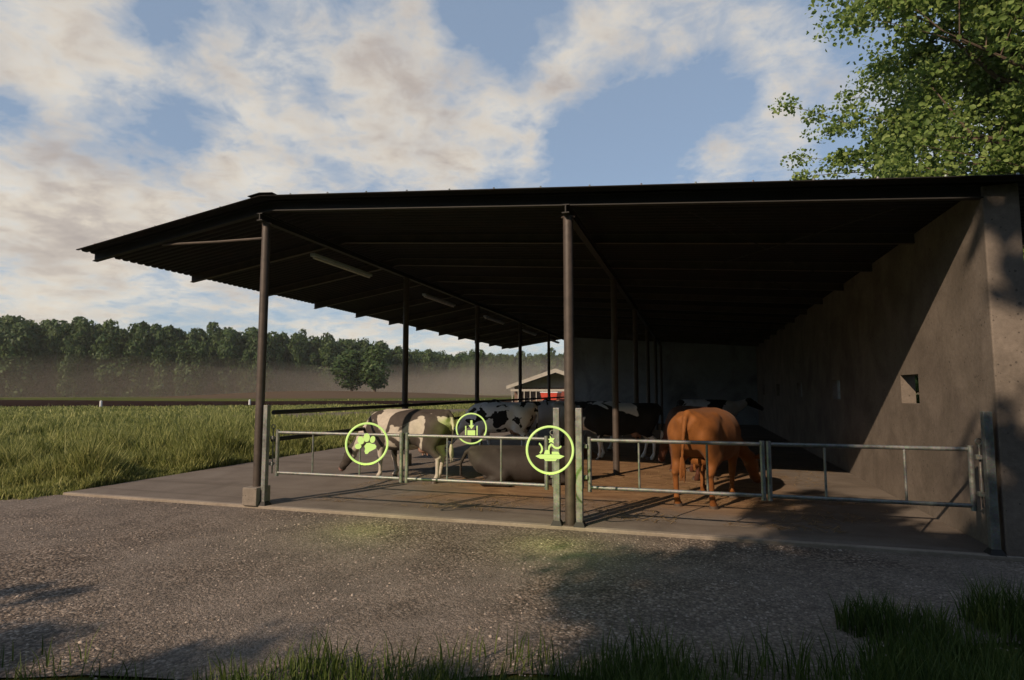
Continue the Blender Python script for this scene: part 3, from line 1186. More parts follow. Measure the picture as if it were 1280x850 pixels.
bw = MB().prism([(-6.75, -0.2), (WX + 0.2, -0.2), (WX + 0.2, roof_z(WX + 0.2) - 0.034), (RIDGE_X, RIDGE_Z - 0.05), (-6.75, roof_z(-6.75) - 0.05)], 32.603, 32.85)
bw.build('back_wall', BACK_MAT, barn)

# fluorescent battens hanging under the roof
batten = empty('strip_light', (0, 0, 0))
hb = MB().box(-0.055, 0.055, -1.08, 1.08, -0.03, 0.03)
hb.build('housing', TUBE_MAT, batten, bevel=0.008)
MB().tube([(0, -1.04, -0.052), (0, 1.04, -0.052)], 0.021, 10).build('tube', WHITE_MAT, batten, smooth=True)
for yy in (-0.8, 0.8):
    MB().tube([(0, yy, 0.03), (0, yy, 0.24)], 0.006, 6).build('hanger', DARK_STEEL, batten)
for i in range(5):
    o = batten if i == 0 else copy_tree(batten)
    o.location = (-6.98, 10.75 + 4.98 * i, 4.37)
    tag(o, ['unlit grey strip light under the roof nearest the front left post', 'second unlit strip light back under the roof, behind the nearest one',
            'third unlit strip light in the row along the left bay', 'fourth strip light, small, deep under the roof', 'farthest strip light near the back wall'][i],
        'strip light', 'strip lights hanging along the left bay')

# ------------------------------------------------------------------ side fence
fence = empty('side_fence', (-6.42, 8.0, 0))
tag(fence, 'two rail dark steel side fence running back along the left posts', 'fence')
for z in (1.40, 0.97):
    MB().tube([(0, 0, z), (0, 24.5, z)], 0.036, 12).build('rail', DARK_STEEL, fence, smooth=True)
for k in range(1, 5):
    MB().box(-0.045, 0.0, 4.9 * k - 0.28, 4.9 * k - 0.18, 0.0, 1.46).build('upright', DARK_STEEL, fence)


# ------------------------------------------------------------------ gates
def gate_leaf(x0, x1, y, latch_side, label, bars):
    w = x1 - x0
    g = empty('gate', (x0, y, 0))
    tag(g, label, 'gate', 'galvanised tube gates across the barn front')
    r = 0.024
    MB().tube([(r, 0, 1.10), (w - r, 0, 1.10)], r, 12).build('rail', GALV, g, smooth=True)
    MB().tube([(r, 0, 0.485), (w - r, 0, 0.485)], r, 12).build('rail', GALV, g, smooth=True)
    for x in (0.0, w):
        MB().tube([(x, 0, 0.43), (x, 0, 1.14)], 0.029, 12).build('stile', GALV, g, smooth=True)
    for bx in bars:
        MB().tube([(bx - x0, 0, 0.487), (bx - x0, 0, 1.098)], 0.014, 8).build('bar', GALV, g, smooth=True)
    # drop bolt with a ring handle beside the latch stile
    if latch_side:
        s = -1 if latch_side < 0 else 1
        bx = (0 if s < 0 else w) + s * 0.085
        lt = MB()
        lt.tube([(bx, 0.0, 0.47), (bx, 0.0, 1.15)], 0.010, 8)
        lt.ring((bx, 0.0, 1.185), 0.032, 0.008, 20, 6)
        lt.tube([(bx, 0.0, 0.62), (bx - s * 0.085, 0.0, 0.62)], 0.008, 6)
        lt.build('bolt', GALV, g, smooth=True)
    return g


GY = 7.84
gate_leaf(-6.19, -4.06, GY, -1, 'leftmost gate leaf, hinged beside the concrete footing', (-5.55, -4.74))
gate_leaf(-3.97, -1.90, GY, 1, 'gate leaf left of the middle posts, in front of the lying cow', (-3.34, -2.54))
gate_leaf(-1.32, 0.79, GY, -1, 'gate leaf right of the middle posts, in front of the orange cow', (-0.68, 0.15))
gate_leaf(0.86, 2.93, GY, 1, 'rightmost gate leaf, reaching the concrete wall', (1.47, 2.29))
for (x, s, lab) in ((-6.325, 1, 'square galvanised gate post beside the concrete footing'), (-1.735, -1, 'left gate post of the pair hugging the brown steel post'),
                    (-1.435, 1, 'right gate post of the pair hugging the brown steel post'), (3.06, -1, 'dull gate post standing against the right concrete pillar')):
    gp = empty('gate_post', (x, 7.74, 0))
    tag(gp, lab, 'gate post', 'square galvanised gate posts')
    hw = 0.042 if x > -6 else 0.036
    MB().box(-hw, hw, -0.04, 0.04, 0.0, 1.52).build('shaft', GALV, gp, bevel=0.006)
    MB().hexa([(-0.075, -0.075, 0.001), (0.075, -0.075, 0.001), (0.075, 0.09, 0.001), (-0.075, 0.09, 0.001),
               (-0.048, -0.045, 0.06), (0.048, -0.045, 0.06), (0.048, 0.045, 0.06), (-0.048, 0.045, 0.06)]).build('foot', DARK_STEEL, gp)
    for z in (1.02, 0.62):
        MB().box(min(s * hw, s * (hw + 0.055)), max(s * hw, s * (hw + 0.055)), 0.06 - 0.02, 0.06 + 0.03, z - 0.025, z + 0.025).build('lug', GALV, gp, bevel=0.004)


# ------------------------------------------------------------------ cows (signed-distance body, surface nets)
def smin(a, b, k):
    h = np.clip(0.5 + 0.5 * (b - a) / k, 0, 1)
    return b + (a - b) * h - k * h * (1 - h)


def round_cone(P, a, b, r1, r2, sy=1.0):
    a = np.array(a, float)
    b = np.array(b, float)
    S = np.array([1, sy, 1])
    Q = P * S
    a = a * S
    b = b * S
    ab = b - a
    t = np.clip(((Q - a) @ ab) / (ab @ ab), 0, 1)
    d = np.linalg.norm(Q - a - t[..., None] * ab, axis=-1)
    return d - (r1 + (r2 - r1) * t)


def ellipsoid(P, c, r):
    r = np.array(r, float)
    q = (P - np.array(c)) / r
    l = np.linalg.norm(q, axis=-1)
    return (l - 1) * r.min()


def surface_nets(D, org, h):
    nx, ny, nz = D.shape
    S = D < 0
    c = [D[i:nx - 1 + i, j:ny - 1 + j, k:nz - 1 + k] for i in (0, 1) for j in (0, 1) for k in (0, 1)]
    off = [(i, j, k) for i in (0, 1) for j in (0, 1) for k in (0, 1)]
    pos = np.zeros(c[0].shape + (3,))
    cnt = np.zeros(c[0].shape)
    for a in range(8):
        for b in range(a + 1, 8):
            if sum(abs(off[a][m] - off[b][m]) for m in range(3)) != 1:
                continue
            cross = (c[a] < 0) != (c[b] < 0)
            t = np.where(cross, c[a] / (c[a] - c[b] + 1e-12), 0)
            for m in range(3):
                pos[..., m] += np.where(cross, off[a][m] + t * (off[b][m] - off[a][m]), 0)
            cnt += cross
    act = cnt > 0
    idx = -np.ones(act.shape, int)
    idx[act] = np.arange(act.sum())
    I, J, K = np.nonzero(act)
    V = pos[act] / cnt[act][:, None] + np.stack([I, J, K], 1)
    V = V * h + np.array(org)
    F = []
    for ax in range(3):
        sl0 = [slice(1, -1)] * 3
        sl1 = [slice(1, -1)] * 3
        sl0[ax] = slice(0, -1)
        sl1[ax] = slice(1, None)
        A, B = S[tuple(sl0)], S[tuple(sl1)]
        for flip, M in ((False, A & ~B), (True, ~A & B)):
            ii = np.array(np.nonzero(M)).T
            if not len(ii):
                continue
            base = ii + 1
            base[:, ax] -= 1
            u, w = (ax + 1) % 3, (ax + 2) % 3
            q = []
            for du, dw in ((-1, -1), (0, -1), (0, 0), (-1, 0)):
                g = base.copy()
                g[:, u] += du
                g[:, w] += dw
                q.append(idx[g[:, 0], g[:, 1], g[:, 2]])
            q = np.stack(q, 1)
            if flip:
                q = q[:, ::-1]
            F.append(q)
    F = np.concatenate(F)
    F = F[(F >= 0).all(1)]
    return V, F


def cow_sdf(P, pose, width=1.0, feet=None, turn=0.0):
    """x forward, z up, metres; pose: graze / stand / lie"""
    lie = pose == 'lie'
    dz = -0.60 if lie else 0.0
    xs = [-0.98, -0.93, -0.80, -0.60, -0.35, -0.05, 0.25, 0.5, 0.72, 0.88, 1.0, 1.08]
    zc = [1.18, 1.17, 1.12, 1.07, 1.03, 1.00, 0.99, 0.99, 1.01, 1.04, 1.06, 1.08]
    hw = [0.05, 0.13, 0.215, 0.27, 0.32, 0.36, 0.355, 0.31, 0.25, 0.19, 0.12, 0.03]
    hh = [0.05, 0.16, 0.275, 0.335, 0.37, 0.405, 0.415, 0.41, 0.37, 0.29, 0.18, 0.04]
    x = P[..., 0]
    c = np.interp(x, xs, zc) + dz
    w = np.interp(x, xs, hw) * width
    hgt = np.interp(x, xs, hh)
    if lie:
        w = w * 1.22
        hgt = hgt * 0.93
    e = 2.35
    q = ((np.abs(P[..., 1]) / w) ** e + (np.abs(P[..., 2] - c) / hgt) ** e) ** (1 / e)
    d = (q - 1) * np.minimum(w, hgt)
    d = np.maximum(d, np.maximum(-0.99 - x, x - 1.09))
    # top line: hips, pins, withers, spine
    d = smin(d, round_cone(P, (-0.9, 0, 1.36 + dz), (0.55, 0, 1.33 + dz), 0.045, 0.06), 0.10)
    for s in (-1, 1):
        d = smin(d, round_cone(P, (-0.42, s * 0.20 * width, 1.31 + dz), (-0.55, s * 0.17 * width, 1.22 + dz), 0.05, 0.09), 0.10)
        d = smin(d, round_cone(P, (-0.93, s * 0.11, 1.27 + dz), (-0.8, s * 0.15, 1.2 + dz), 0.045, 0.08), 0.08)
    # neck and head
    if pose == 'graze':
        n0, n1, n2 = (0.72, 0, 1.08), (1.12, turn * 0.25, 0.86), (1.38, turn * 0.55, 0.58)
        poll = (1.42, turn * 0.6, 0.55)
        hd = np.array([0.30, turn * 0.12, -0.42])
    elif pose == 'stand':
        n0, n1, n2 = (0.70, 0, 1.10), (1.08, turn * 0.2, 1.22), (1.36, turn * 0.5, 1.36)
        poll = (1.42, turn * 0.55, 1.38)
        hd = np.array([0.42, turn * 0.30, -0.26])
    else:
        n0, n1, n2 = (0.72, 0, 0.52), (1.02, 0.10, 0.66), (1.22, 0.25, 0.74)
        poll = (1.26, 0.3, 0.75)
        hd = np.array([0.30, 0.32, -0.22])
    hd = hd / np.linalg.norm(hd)
    poll = np.array(poll)
    n1, n2 = np.array(n1), np.array(n2)
    d = smin(d, round_cone(P, n0, n1, 0.25, 0.155, 1.35), 0.12)
    d = smin(d, round_cone(P, n1, n2, 0.155, 0.11, 1.2), 0.06)
    low = np.array([0, 0, -1.0])
    d = smin(d, round_cone(P, np.array(n0) + low * 0.18, n1 + low * 0.10, 0.11, 0.05, 1.6), 0.08)
    sidev = np.cross(hd, [0, 0, 1.0])
    sidev /= np.linalg.norm(sidev)
    topv = np.cross(sidev, hd)
    hp = lambda f, u=0.0, s=0.0: tuple(poll + hd * f + topv * u + sidev * s)
    d = smin(d, round_cone(P, hp(0.0), hp(0.2, -0.01), 0.115, 0.10), 0.04)
    d = smin(d, round_cone(P, hp(0.18, 0.0), hp(0.42, -0.01), 0.092, 0.068), 0.04)
    d = smin(d, round_cone(P, hp(0.40, -0.02, -0.02), hp(0.47, -0.02, 0.02), 0.078, 0.072), 0.03)
    d = smin(d, round_cone(P, hp(0.08, -0.09), hp(0.34, -0.07), 0.07, 0.045), 0.04)
    for s in (-1, 1):
        d = smin(d, round_cone(P, hp(0.11, 0.05, s * 0.075), hp(0.15, 0.045, s * 0.08), 0.032, 0.028), 0.02)
        d = smin(d, round_cone(P, hp(0.0, 0.02, s * 0.10), hp(-0.035, 0.01, s * 0.20), 0.028, 0.048, 1.0), 0.02)
        d = smin(d, round_cone(P, hp(-0.035, 0.01, s * 0.20), hp(-0.05, -0.02, s * 0.30), 0.045, 0.012, 1.0), 0.02)
    # legs
    if not lie:
        F = feet or {'fl': 0.0, 'fr': 0.0, 'hl': 0.0, 'hr': 0.0}
        for s, k in ((1, 'fl'), (-1, 'fr')):
            o = F[k]
            y = s * 0.19 * width
            d = smin(d, round_cone(P, (0.62, y * 0.95, 1.0), (0.56, y * 1.05, 0.72), 0.17, 0.10, 1.35), 0.09)
            d = smin(d, round_cone(P, (0.56, y * 1.05, 0.74), (0.57 + o * 0.5, y, 0.42), 0.088, 0.052), 0.05)
            d = smin(d, round_cone(P, (0.58 + o * 0.5, y, 0.43), (0.57 + o * 0.55, y, 0.37), 0.056, 0.045), 0.02)
            d = smin(d, round_cone(P, (0.57 + o * 0.5, y, 0.38), (0.56 + o, y, 0.13), 0.042, 0.035), 0.02)
            d = smin(d, round_cone(P, (0.56 + o, y, 0.13), (0.60 + o, y, 0.07), 0.045, 0.045), 0.02)
            d = smin(d, round_cone(P, (0.595 + o, y, 0.07), (0.62 + o, y, 0.028), 0.05, 0.058), 0.015)
        for s, k in ((1, 'hl'), (-1, 'hr')):
            o = F[k]
            y = s * 0.19 * width
            d = smin(d, round_cone(P, (-0.66, y * 0.85, 1.08), (-0.5, y * 1.08, 0.74), 0.21, 0.13, 1.25), 0.09)
            d = smin(d, round_cone(P, (-0.80, y * 0.75, 1.02), (-0.64, y, 0.72), 0.12, 0.095, 1.2), 0.07)
            d = smin(d, round_cone(P, (-0.52, y * 1.05, 0.74), (-0.74 + o * 0.6, y, 0.50), 0.105, 0.056), 0.06)
            d = smin(d, round_cone(P, (-0.72 + o * 0.6, y, 0.52), (-0.79 + o * 0.6, y, 0.50), 0.052, 0.036), 0.03)
            d = smin(d, round_cone(P, (-0.745 + o * 0.6, y, 0.49), (-0.70 + o, y, 0.14), 0.046, 0.036), 0.02)
            d = smin(d, round_cone(P, (-0.70 + o, y, 0.14), (-0.665 + o, y, 0.07), 0.044, 0.046), 0.02)
            d = smin(d, round_cone(P, (-0.665 + o, y, 0.07), (-0.64 + o, y, 0.028), 0.05, 0.058), 0.015)
    else:
        for s in (1, -1):
            # folded fore legs
            d = smin(d, round_cone(P, (0.62, s * 0.24, 0.36), (0.86, s * 0.27, 0.12), 0.13, 0.075), 0.08)
            d = smin(d, round_cone(P, (0.86, s * 0.27, 0.10), (0.58, s * 0.30, 0.06), 0.06, 0.045), 0.03)
            # thigh and hock tucked forward
            d = smin(d, round_cone(P, (-0.66, s * 0.22, 0.46), (-0.30, s * 0.42, 0.24), 0.22, 0.14), 0.10)
            d = smin(d, round_cone(P, (-0.30, s * 0.42, 0.20), (-0.66, s * 0.44, 0.075), 0.11, 0.06), 0.05)
            d = smin(d, round_cone(P, (-0.66, s * 0.44, 0.07), (-0.28, s * 0.50, 0.055), 0.055, 0.04), 0.03)
            d = smin(d, round_cone(P, (-0.28, s * 0.50, 0.055), (-0.18, s * 0.50, 0.05), 0.045, 0.05), 0.02)
    # tail
    if not lie:
        T = [(-0.90, 0, 1.37), (-0.985, 0.01, 1.30), (-1.03, 0.02, 1.12), (-1.03, 0.035, 0.92), (-1.01, 0.06, 0.70)]
    else:
        T = [(-0.92, 0, 0.74), (-1.03, 0.03, 0.66), (-1.14, 0.09, 0.42), (-1.15, 0.15, 0.16), (-1.0, 0.24, 0.045)]
    rr = [0.05, 0.04, 0.03, 0.024, 0.02]
    for i in range(4):
        d = smin(d, round_cone(P, T[i], T[i + 1], rr[i], rr[i + 1]), 0.03 if i == 0 else 0.012)
    return d, T[-1], hp, (hd, topv, sidev)


BELLY = {}


def cow_mesh(key, pose, h=0.02, **kw):
    x0, x1 = -1.28, 1.98
    y0, y1 = -0.78, 0.78
    z0, z1 = -0.06, 1.66
    gx, gy, gz = np.arange(x0, x1, h), np.arange(y0, y1, h), np.arange(z0, z1, h)
    P = np.stack(np.meshgrid(gx, gy, gz, indexing='ij'), -1).astype(np.float64)
    D, tail, hp, fr = cow_sdf(P, pose, **kw)
    D = np.maximum(D, -(P[..., 2] - 0.0) - 0.0)   # flat soles
    V, F = surface_nets(D, (x0, y0, z0), h)
    me = mesh_np(key, V, F)
    me.shade_smooth()
    return me, tail, hp, fr


COWS = {}


def cow(name, pose_key, pose, loc, heading, mats, label, udder=(0.30, 0.17, 0.14), tuft_mat=None, udder_mat=None, scale=1.0, **kw):
    if pose_key not in COWS:
        COWS[pose_key] = cow_mesh(pose_key, pose, **kw)
    me, tail, hp, fr = COWS[pose_key]
    root = empty('cow', loc, heading)
    root.scale = (scale,) * 3
    tag(root, label, 'cow', 'cattle in the barn')
    m2 = me.copy()
    body = link('body', m2, mats, root)
    sm = body.modifiers.new('soften', 'SMOOTH')
    sm.factor = 0.5
    sm.iterations = 3
    # tail tuft
    T = Vector(tail)
    tb = MB()
    if pose != 'lie':
        rs = random.Random(hash(label) % 1000 if False else len(label))
        for i in range(26):
            a = rs.uniform(0, 6.28)
            r = rs.uniform(0.0, 0.04)
            q = T + Vector((math.cos(a) * r, math.sin(a) * r, -rs.uniform(0.14, 0.30)))
            tb.tube([T + Vector((math.cos(a) * 0.012, math.sin(a) * 0.012, 0.05)), T.lerp(q, 0.5) + Vector((math.cos(a) * 0.02, math.sin(a) * 0.02, 0)), q], [0.012, 0.012, 0.003], 5)
    else:
        for i in range(12):
            q = T + Vector((0.18 + 0.01 * i, 0.02 * (i % 4), -0.02))
            tb.tube([T, T.lerp(q, 0.5) + Vector((0, 0.01, 0.01)), q], [0.014, 0.012, 0.003], 5)
    tb.build('tail_tuft', tuft_mat or mats, root, smooth=True)
    # eyes, nostrils
    for s in (-1, 1):
        e = MB()
        c = Vector(hp(0.135, 0.045, s * 0.098))
        e.tube([c - Vector(fr[2]) * s * 0.012, c, c + Vector(fr[2]) * s * 0.012], [0.008, 0.02, 0.006], 8)
        e.build('eye', GLASS_DARK, root, smooth=True)
    mz = MB()
    a = Vector(hp(0.485, -0.02))
    mz.tube([a, a + Vector(fr[0]) * 0.035, a + Vector(fr[0]) * 0.062], [0.07, 0.062, 0.03], 14)
    mz.build('muzzle', MUZZLE, root, smooth=True)
    if pose != 'lie':
        ub = MB()
        for ring_z, rx in ():
            pass
        pts = [(-0.36, 0, 0.70), (-0.38, 0, 0.64), (-0.40, 0, 0.585), (-0.41, 0, 0.56)]
        ub.tube(pts, [0.15, 0.155, 0.12, 0.05], 16)
        for sx in (-0.46, -0.35):
            for sy in (-0.055, 0.055):
                ub.tube([(sx, sy, 0.60), (sx, sy, 0.51)], [0.022, 0.013], 7)
        ub.build('udder', udder_mat or UDDER, root, smooth=True)
        for sx, sy in ((0.615, 0.19), (0.615, -0.19), (-0.645, 0.19), (-0.645, -0.19)):
            hb_ = MB()
            F = kw.get('feet')
            o = 0
            if F:
                o = F[('f' if sx > 0 else 'h') + ('l' if sy > 0 else 'r')]
            wd = kw.get('width', 1.0)
            hb_.tube([(sx + o + 0.008, sy * wd, 0.0), (sx + o - 0.004, sy * wd, 0.055)], [0.071, 0.059], 12)
            hb_.build('hoof', HOOF, root, smooth=True)
    return root


MUZZLE = simple('cow_muzzle', (0.16, 0.09, 0.08), (0.28, 0.17, 0.15), 8, 0.45, 0, 0.1, True)
UDDER = simple('pink_udder_skin', (0.30, 0.17, 0.13), (0.40, 0.24, 0.19), 8, 0.6, 0, 0.1, True)
HOOF = simple('dark_hoof', (0.05, 0.035, 0.028), (0.10, 0.07, 0.05), 8, 0.5, 0, 0.1, True)

ORANGE = mat_hide('orange_brown_hide', (0.145, 0.05, 0.012), (0.225, 0.08, 0.018))
REDBROWN = mat_hide('dark_red_brown_hide', (0.05, 0.018, 0.010), (0.09, 0.03, 0.016))
GREYBROWN = mat_hide('grey_brown_hide', (0.026, 0.021, 0.019), (0.045, 0.037, 0.033))
BROWNWHITE = mat_coat('brown_and_white_hide', (0.42, 0.38, 0.33), (0.052, 0.042, 0.036), 5.0, 0.475, 1.25)
HOL = [mat_coat('black_and_white_hide', (0.78, 0.79, 0.82), (0.012, 0.012, 0.014), s, t, sc) for s, t, sc in
       ((4.2, 0.55, 3.2), (7.7, 0.53, 1.7), (9.1, 0.47, 1.3), (12.6, 0.47, 1.4), (15.3, 0.52, 1.6))]
WHITE_HAIR = simple('pale_tail_hair', (0.35, 0.31, 0.26), (0.5, 0.45, 0.38), 8, 0.9, 0, 0.1, True)

cow('cow', 'orange', 'graze', (0.19, 10.10, 0), R(73), ORANGE, 'orange brown cow seen from behind, grazing behind the right gates', width=1.3,
    feet={'fl': 0.03, 'fr': -0.10, 'hl': -0.02, 'hr': 0.06}, turn=-0.52, h=0.018, udder_mat=ORANGE, scale=1.03)
cow('cow', 'grazeL', 'graze', (-5.38, 10.75, 0), R(172), BROWNWHITE, 'brown and white cow with lowered head, standing behind the left gate', tuft_mat=WHITE_HAIR,
    feet={'fl': 0.02, 'fr': -0.10, 'hl': -0.08, 'hr': 0.10}, turn=0.1, width=1.05, scale=0.97)
cow('cow', 'lying', 'lie', (-3.20, 10.95, 0), R(16), GREYBROWN, 'plain grey brown cow lying on the floor behind the left gates', width=1.15).scale = (0.97, 0.95, 0.87)
cow('cow', 'grazeL', 'graze', (-5.05, 15.7, 0), R(176), HOL[0], 'white cow with small black spots and lowered head, behind the lying cow')
cow('cow', 'stand', 'stand', (-4.35, 17.4, 0), R(187), HOL[1], 'black and white patched cow standing behind the spotted white one', turn=0.4)
cow('cow', 'stand', 'stand', (-2.95, 17.9, 0), R(165), HOL[2], 'mostly black cow half hidden by the middle front post', turn=0.4)
cow('cow', 'grazeL', 'graze', (-1.78, 15.6, 0), R(192), HOL[3], 'black cow with a white saddle, standing behind the second middle post')
cow('cow', 'stand', 'stand', (0.45, 22.3, 0), R(-8), HOL[4], 'black and white cow far back facing right, above the orange cow', turn=0.4)
cow('cow', 'grazeL', 'graze', (-0.05, 13.0, 0), R(112), REDBROWN, 'dark red brown cow mostly hidden behind the orange cow')


# ------------------------------------------------------------------ glowing markers
def marker(loc, r, symbol, label):
    rz = math.atan2(-loc[0], loc[1]) * 1.0
    m = empty('glowing_marker', loc, rz)
    tag(m, label, 'marker', 'round glowing green markers at the barn front')
    MB().ring((0, 0, 0), r, r * 0.05, 56, 8).build('ring', MARK_MAT, m, smooth=True)
    sb = MB()
    symbol(sb, r)
    sb.build('symbol', MARK_MAT, m)
    l = bpy.data.lights.new('marker_glow', 'POINT')
    l.energy = 9.0
    l.color = (0.72, 1.0, 0.16)
    l.shadow_soft_size = 0.05
    lo = bpy.data.objects.new('marker_glow', l)
    COL.objects.link(lo)
    lo.parent = m
    lo.location = (0, -0.02, -0.52)
    return m, lo


def disc(sb, cx, cz, rx, rz, rot=0.0, n=20, t=0.012):
    c, s = math.cos(rot), math.sin(rot)
    sb.prism([(cx + math.cos(a) * rx * c - math.sin(a) * rz * s, cz + math.cos(a) * rx * s + math.sin(a) * rz * c) for a in [2 * math.pi * k / n for k in range(n)]], -t, t)


def paw(sb, r):
    disc(sb, -0.42 * r, -0.12 * r, 0.155 * r, 0.13 * r, 0.0)
    disc(sb, -0.30 * r, 0.17 * r, 0.15 * r, 0.20 * r, 0.35)
    disc(sb, -0.02 * r, 0.30 * r, 0.155 * r, 0.21 * r, 0.0)
    disc(sb, 0.27 * r, 0.20 * r, 0.125 * r, 0.17 * r, -0.25)
    pad = [(-0.12, -0.12), (-0.02, 0.02), (0.12, 0.04), (0.24, -0.02), (0.38, -0.04), (0.46, -0.13), (0.43, -0.24), (0.28, -0.32), (0.12, -0.40), (0.04, -0.50), (-0.06, -0.50), (-0.11, -0.38), (-0.08, -0.25)]
    sb.prism([(x * r, z * r) for x, z in pad], -0.012, 0.012)


def bin_arrow(sb, r):
    t = 0.012
    p = lambda L: sb.prism([(x * r, z * r) for x, z in L], -t, t)
    p([(-0.42, -0.50), (-0.34, -0.50), (-0.34, 0.18), (-0.42, 0.18)])
    p([(0.34, -0.50), (0.42, -0.50), (0.42, 0.18), (0.34, 0.18)])
    p([(-0.26, -0.48), (0.26, -0.48), (0.26, -0.12), (-0.26, -0.12)])
    p([(-0.07, 0.55), (0.07, 0.55), (0.07, 0.22), (0.19, 0.22), (0.0, -0.04), (-0.19, 0.22), (-0.07, 0.22)])


def trough(sb, r):
    t = 0.012
    p = lambda L: sb.prism([(x * r, z * r) for x, z in L], -t, t)
    p([(-0.62, -0.27), (-0.45, -0.20), (0.40, -0.20), (0.62, -0.27), (0.42, -0.38), (-0.42, -0.38)])
    p([(-0.26, -0.40), (0.30, -0.40), (0.24, -0.47), (-0.20, -0.47)])
    p([(-0.26, -0.18), (-0.20, -0.02), (-0.10, 0.00), (-0.02, -0.06), (0.0, -0.18)])
    p([(0.08, -0.18), (0.08, -0.08), (0.36, -0.08), (0.42, -0.18)])
    # curling stalks
    def arc(cx, cz, ra, a0, a1, w):
        n = 12
        A = [R(a0 + (a1 - a0) * k / n) for k in range(n + 1)]
        o = [(cx + (ra + w / 2 * math.sin(math.pi * min(1, k / n + 0.15))) * math.cos(a), cz + (ra + w / 2) * math.sin(a)) for k, a in enumerate(A)]
        i = [(cx + (ra - w / 2) * math.cos(a), cz + (ra - w / 2) * math.sin(a)) for a in reversed(A)]
        p(o + i)
    arc(-0.62, 0.05, 0.28, -45, 55, 0.08)
    arc(0.30, -0.02, 0.36, 130, 190, 0.08)
    arc(0.32, 0.32, 0.24, 200, 320, 0.08)
    p([(0.0, 0.62), (0.08, 0.50), (0.20, 0.50), (0.14, 0.40), (0.18, 0.28), (0.06, 0.34), (-0.05, 0.30), (-0.01, 0.40), (-0.08, 0.46), (0.0, 0.49)])


m1, l1 = marker((-4.07, 6.9, 1.06), 0.262, paw, 'glowing green ring with a paw print, by the left gate')
m2, l2 = marker((-4.73, 12.45, 0.905), 0.33, bin_arrow, 'glowing green ring with an arrow over a bin, behind the lying cow')
m3, l3 = marker((-1.63, 6.9, 1.05), 0.272, trough, 'glowing green ring with trough and stalks, before the middle post')
l2.location = (-0.45, -2.35, 0.1)
l2.data.energy = 5.0

# ------------------------------------------------------------------ marker posts, far buildings, trailer
for (x, y, lab) in ((-62.2, 49.4, 'small white marker post at the edge of the dark track, left'), (-51.7, 60.1, 'small pale marker post by the dark track near the front left barn post')):
    p = empty('marker_post', (x, y, -0.05))
    tag(p, lab, 'post', 'white posts along the dark track')
    MB().tube([(0, 0, 0), (0, 0, 0.62)], [0.13, 0.12], 10).build('shaft', WHITE_MAT, p, smooth=True)
    MB().tube([(0, 0, 0.62), (0, 0, 0.70)], [0.125, 0.03], 10).build('cap', WHITE_MAT, p, smooth=True)

shed = empty('farm_shed', (-14.4, 64.0, -0.05), R(6))
shed.scale = (0.9, 0.95, 0.85)
tag(shed, 'pale gabled farm shed with brown brick wall beyond the barn', 'shed')
W2 = 5.6
MB().box(-W2, W2, 2.2, 12, 0, 2.5).build('wall', BRICK_MAT, shed)
rf = MB()
for s in (-1, 1):
    rf.hexa([(s * (W2 + 0.5), -0.4, 2.55), (0, -0.4, 4.75), (0, 12.5, 4.75), (s * (W2 + 0.5), 12.5, 2.55),
             (s * (W2 + 0.5), -0.4, 2.68), (0, -0.4, 4.90), (0, 12.5, 4.90), (s * (W2 + 0.5), 12.5, 2.68)])
rf.build('roof', GREY_SLATE, shed)
MB().prism([(-W2, 2.5), (W2, 2.5), (0, 4.5)], 2.25, 2.4).build('gable', PALE_PAINT, shed)
vb = MB()
for s in (-1, 1):
    vb.hexa([(s * (W2 + 0.5), -0.46, 2.28), (0, -0.46, 4.42), (0, -0.402, 4.42), (s * (W2 + 0.5), -0.402, 2.28),
             (s * (W2 + 0.5), -0.46, 2.72), (0, -0.46, 4.95), (0, -0.402, 4.95), (s * (W2 + 0.5), -0.402, 2.72)])
vb.build('bargeboard', PALE_PAINT, shed)
MB().box(-W2, W2, -0.3, -0.15, 2.0, 2.28).build('lintel', PALE_PAINT, shed)
for x in (-5.4, -4.65, -3.9, -3.15, -2.4, -1.65, -0.9):
    MB().box(x - 0.05, x + 0.05, -0.28, -0.17, 0, 1.998).build('veranda_post', PALE_PAINT, shed)
MB().box(0.2, 1.9, 1.6, 2.19, 0, 2.3).build('door', BRICK_RED, shed)

tr = empty('trailer', (-13.55, 58.0, -0.05), R(4))
tr.scale = (0.85, 0.85, 0.9)
tag(tr, 'bright red farm trailer parked in front of the distant shed', 'trailer')
MB().hexa([(-0.85, -1.5, 0.95), (0.85, -1.5, 0.95), (0.85, 1.5, 0.95), (-0.85, 1.5, 0.95), (-1.0, -1.65, 1.75), (1.0, -1.65, 1.75), (1.0, 1.65, 1.75), (-1.0, 1.65, 1.75)]).build('body', RED_PAINT, tr, bevel=0.03)
MB().box(-1.03, 1.03, -1.68, 1.68, 1.75, 1.85).build('rim', WHITE_MAT, tr)
MB().box(-0.4, 0.4, -2.9, 1.4, 0.78, 0.948).build('chassis', DARK_STEEL, tr)
for s in (-1, 1):
    for yy in (-0.5, 0.6):
        w = MB().tube([(s * 0.95 - 0.12, yy, 0.42), (s * 0.95 + 0.12, yy, 0.42)], 0.42, 20).build('wheel', BLACK_RUBBER, tr, smooth=True)

